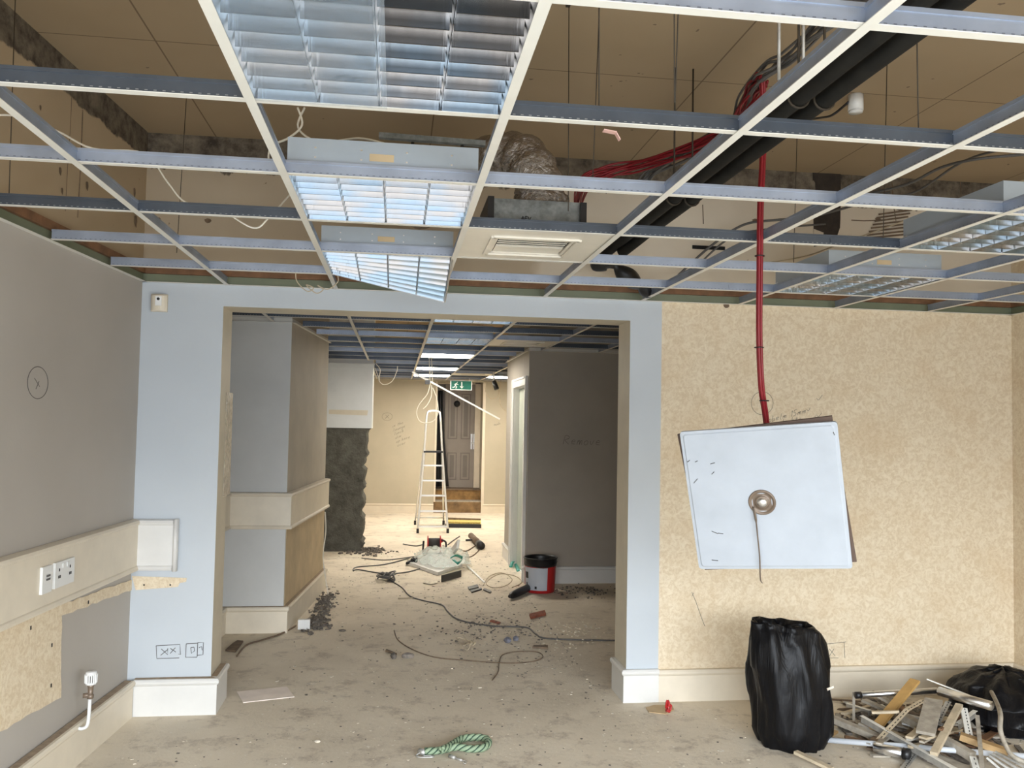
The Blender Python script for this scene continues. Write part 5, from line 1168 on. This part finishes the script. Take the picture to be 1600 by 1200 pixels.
pc('pale_plank', 'pale plank tip under the chrome tube, left part of pile', 'plank', [(1362,1081,.16),(1395,1100,.12)], 'bar', .04, m_woodgrey, h=.012)
pc('grey_plank', 'broken grey plank below the pale plank, left part of pile', 'plank', [(1350,1094,.10),(1390,1112,.09)], 'bar', .04, m_woodgrey, h=.014)
pc('dark_rod', 'thin dark rod on the floor along the skirting', 'rod', [(1300,1093,.01),(1345,1096,.03)], 'tube', .012, m_wooddark)
pc('white_tee_bar', 'short pale tee bar on the left below the black tube cap', 'metal bar', [(1322,1098,.04),(1360,1110,.05)], 'tee', .02, m_flange)
pc('white_tee_bar', 'pale tee bar resting on top of the chrome reflector', 'metal bar', [(1448,1061,.27),(1549,1100,.18)], 'bar', .009, m_flange, h=.006)
pc('white_tee_bar', 'pale tee bar cut short right of the perforated strips', 'metal bar', [(1524,1110,.15),(1497,1130,.12)], 'tee', .02, m_flange)
pc('white_tee_bar', 'white tee bar at the very bottom edge, right of silver tube', 'metal bar', [(1438,1172,.04),(1500,1204,.02)], 'tee', .02, m_flange)
for k in range(4): pc('metal_rail', 'metal rail in the fanned bundle at the bottom right, %s from the left' % ORD[k], 'rail', [(1541+k*5,1183-k*3,.08-.006*k),(1568+k*16,1206,.02)], 'bar', .016, m_dustmetal, h=.01, group='fanned metal rails')
pc('sack_front_stick', 'pale stick lying on the floor in front of the tall sack', 'stick', [(1243,1175,.03),(1300,1202,.012)], 'bar', .03, m_woodpale, h=.014)
pc('split_timber', 'splintered orange-brown timber right of the cream batten', 'timber', [(1500,1150,.10),(1575,1176,.06)], 'bar', .05, m_wood, h=.03)
pc('brown_board', 'wide brown board at the pile bottom under the pale conduit', 'board', [(1455,1184,.02),(1520,1206,.01)], 'bar', .10, m_woodgrey, h=.012)
pc('orange_offcut', 'tiny orange wood offcut at the foot of the tall sack', 'offcut', [(1296,1150,.02),(1307,1143,.02)], 'bar', .02, m_wood, h=.012)
rnd = random.Random(21)
places = ['near the orange plank foot', 'under the chrome tube', 'beneath the split grey board', 'beside the brown beam', 'behind the cream batten', 'below the bent angle', 'against the skirting', 'under the reflector', 'near the rusty strap', 'close to the silver tube', 'under the short batten', 'near the slumped sack', 'along the grey beam', 'behind the pale tee bar', 'left of the perforated strips', 'deep in the pile centre']
for k in range(32):
    x = rnd.uniform(1345, 1540); y = rnd.uniform(1095, 1170)
    a_ = rnd.choice((rnd.uniform(.2,.8), rnd.uniform(-1.0,-.3))); L = rnd.uniform(18, 42); z = .02+.11*math.exp(-((x-1460)/70)**2)*math.exp(-((y-1125)/35)**2)*rnd.uniform(.4,1.1)
    m = rnd.choice((m_woodgrey, m_woodpale, m_wooddark, m_dustmetal, m_woodgrey, m_woodred))
    pc('scrap_slat', 'loose %s slat %s, %s' % (('long' if L > 30 else 'short'), places[k % 16], 'upper' if k < 16 else 'lower'), 'scrap', [(x-L*math.cos(a_), y-L*math.sin(a_)*.7, z+.02), (x+L*math.cos(a_), y+L*math.sin(a_)*.7, max(.012, z-.03))], 'bar', rnd.uniform(.014,.04), m, h=rnd.uniform(.006,.014), group='loose slats in the scrap pile')
# bed of dusty fragments under the pile
mb = MB(); rnd = random.Random(5)
for k in range(420):
    x = rnd.gauss(0, 1); y = rnd.gauss(0, 1); c = PZ(1450, 1135, 0); px_ = c.x+x*.26; py_ = c.y+y*.20
    if py_ > 4.88 or px_ > 3.2: continue
    s = rnd.uniform(.008,.03); zb_ = .001+.07*math.exp(-(x*x+y*y)*.6)*rnd.random()
    mb.box((-s*2.2,-s*.6,0), (s*2.2,s*.6,s*.4), mt=Matrix.Translation((px_, py_, zb_)) @ Matrix.Rotation(rnd.uniform(0,6), 4, 'Z') @ Matrix.Rotation(rnd.uniform(-.3,.3), 4, 'Y'), mi=rnd.choice((0,0,1,2)))
tag(mb.build('broken_fragments', [m_rubble, m_woodgrey, m_wooddark]), 'bed of broken wood and plaster fragments under the scrap pile', 'debris', kind='stuff')
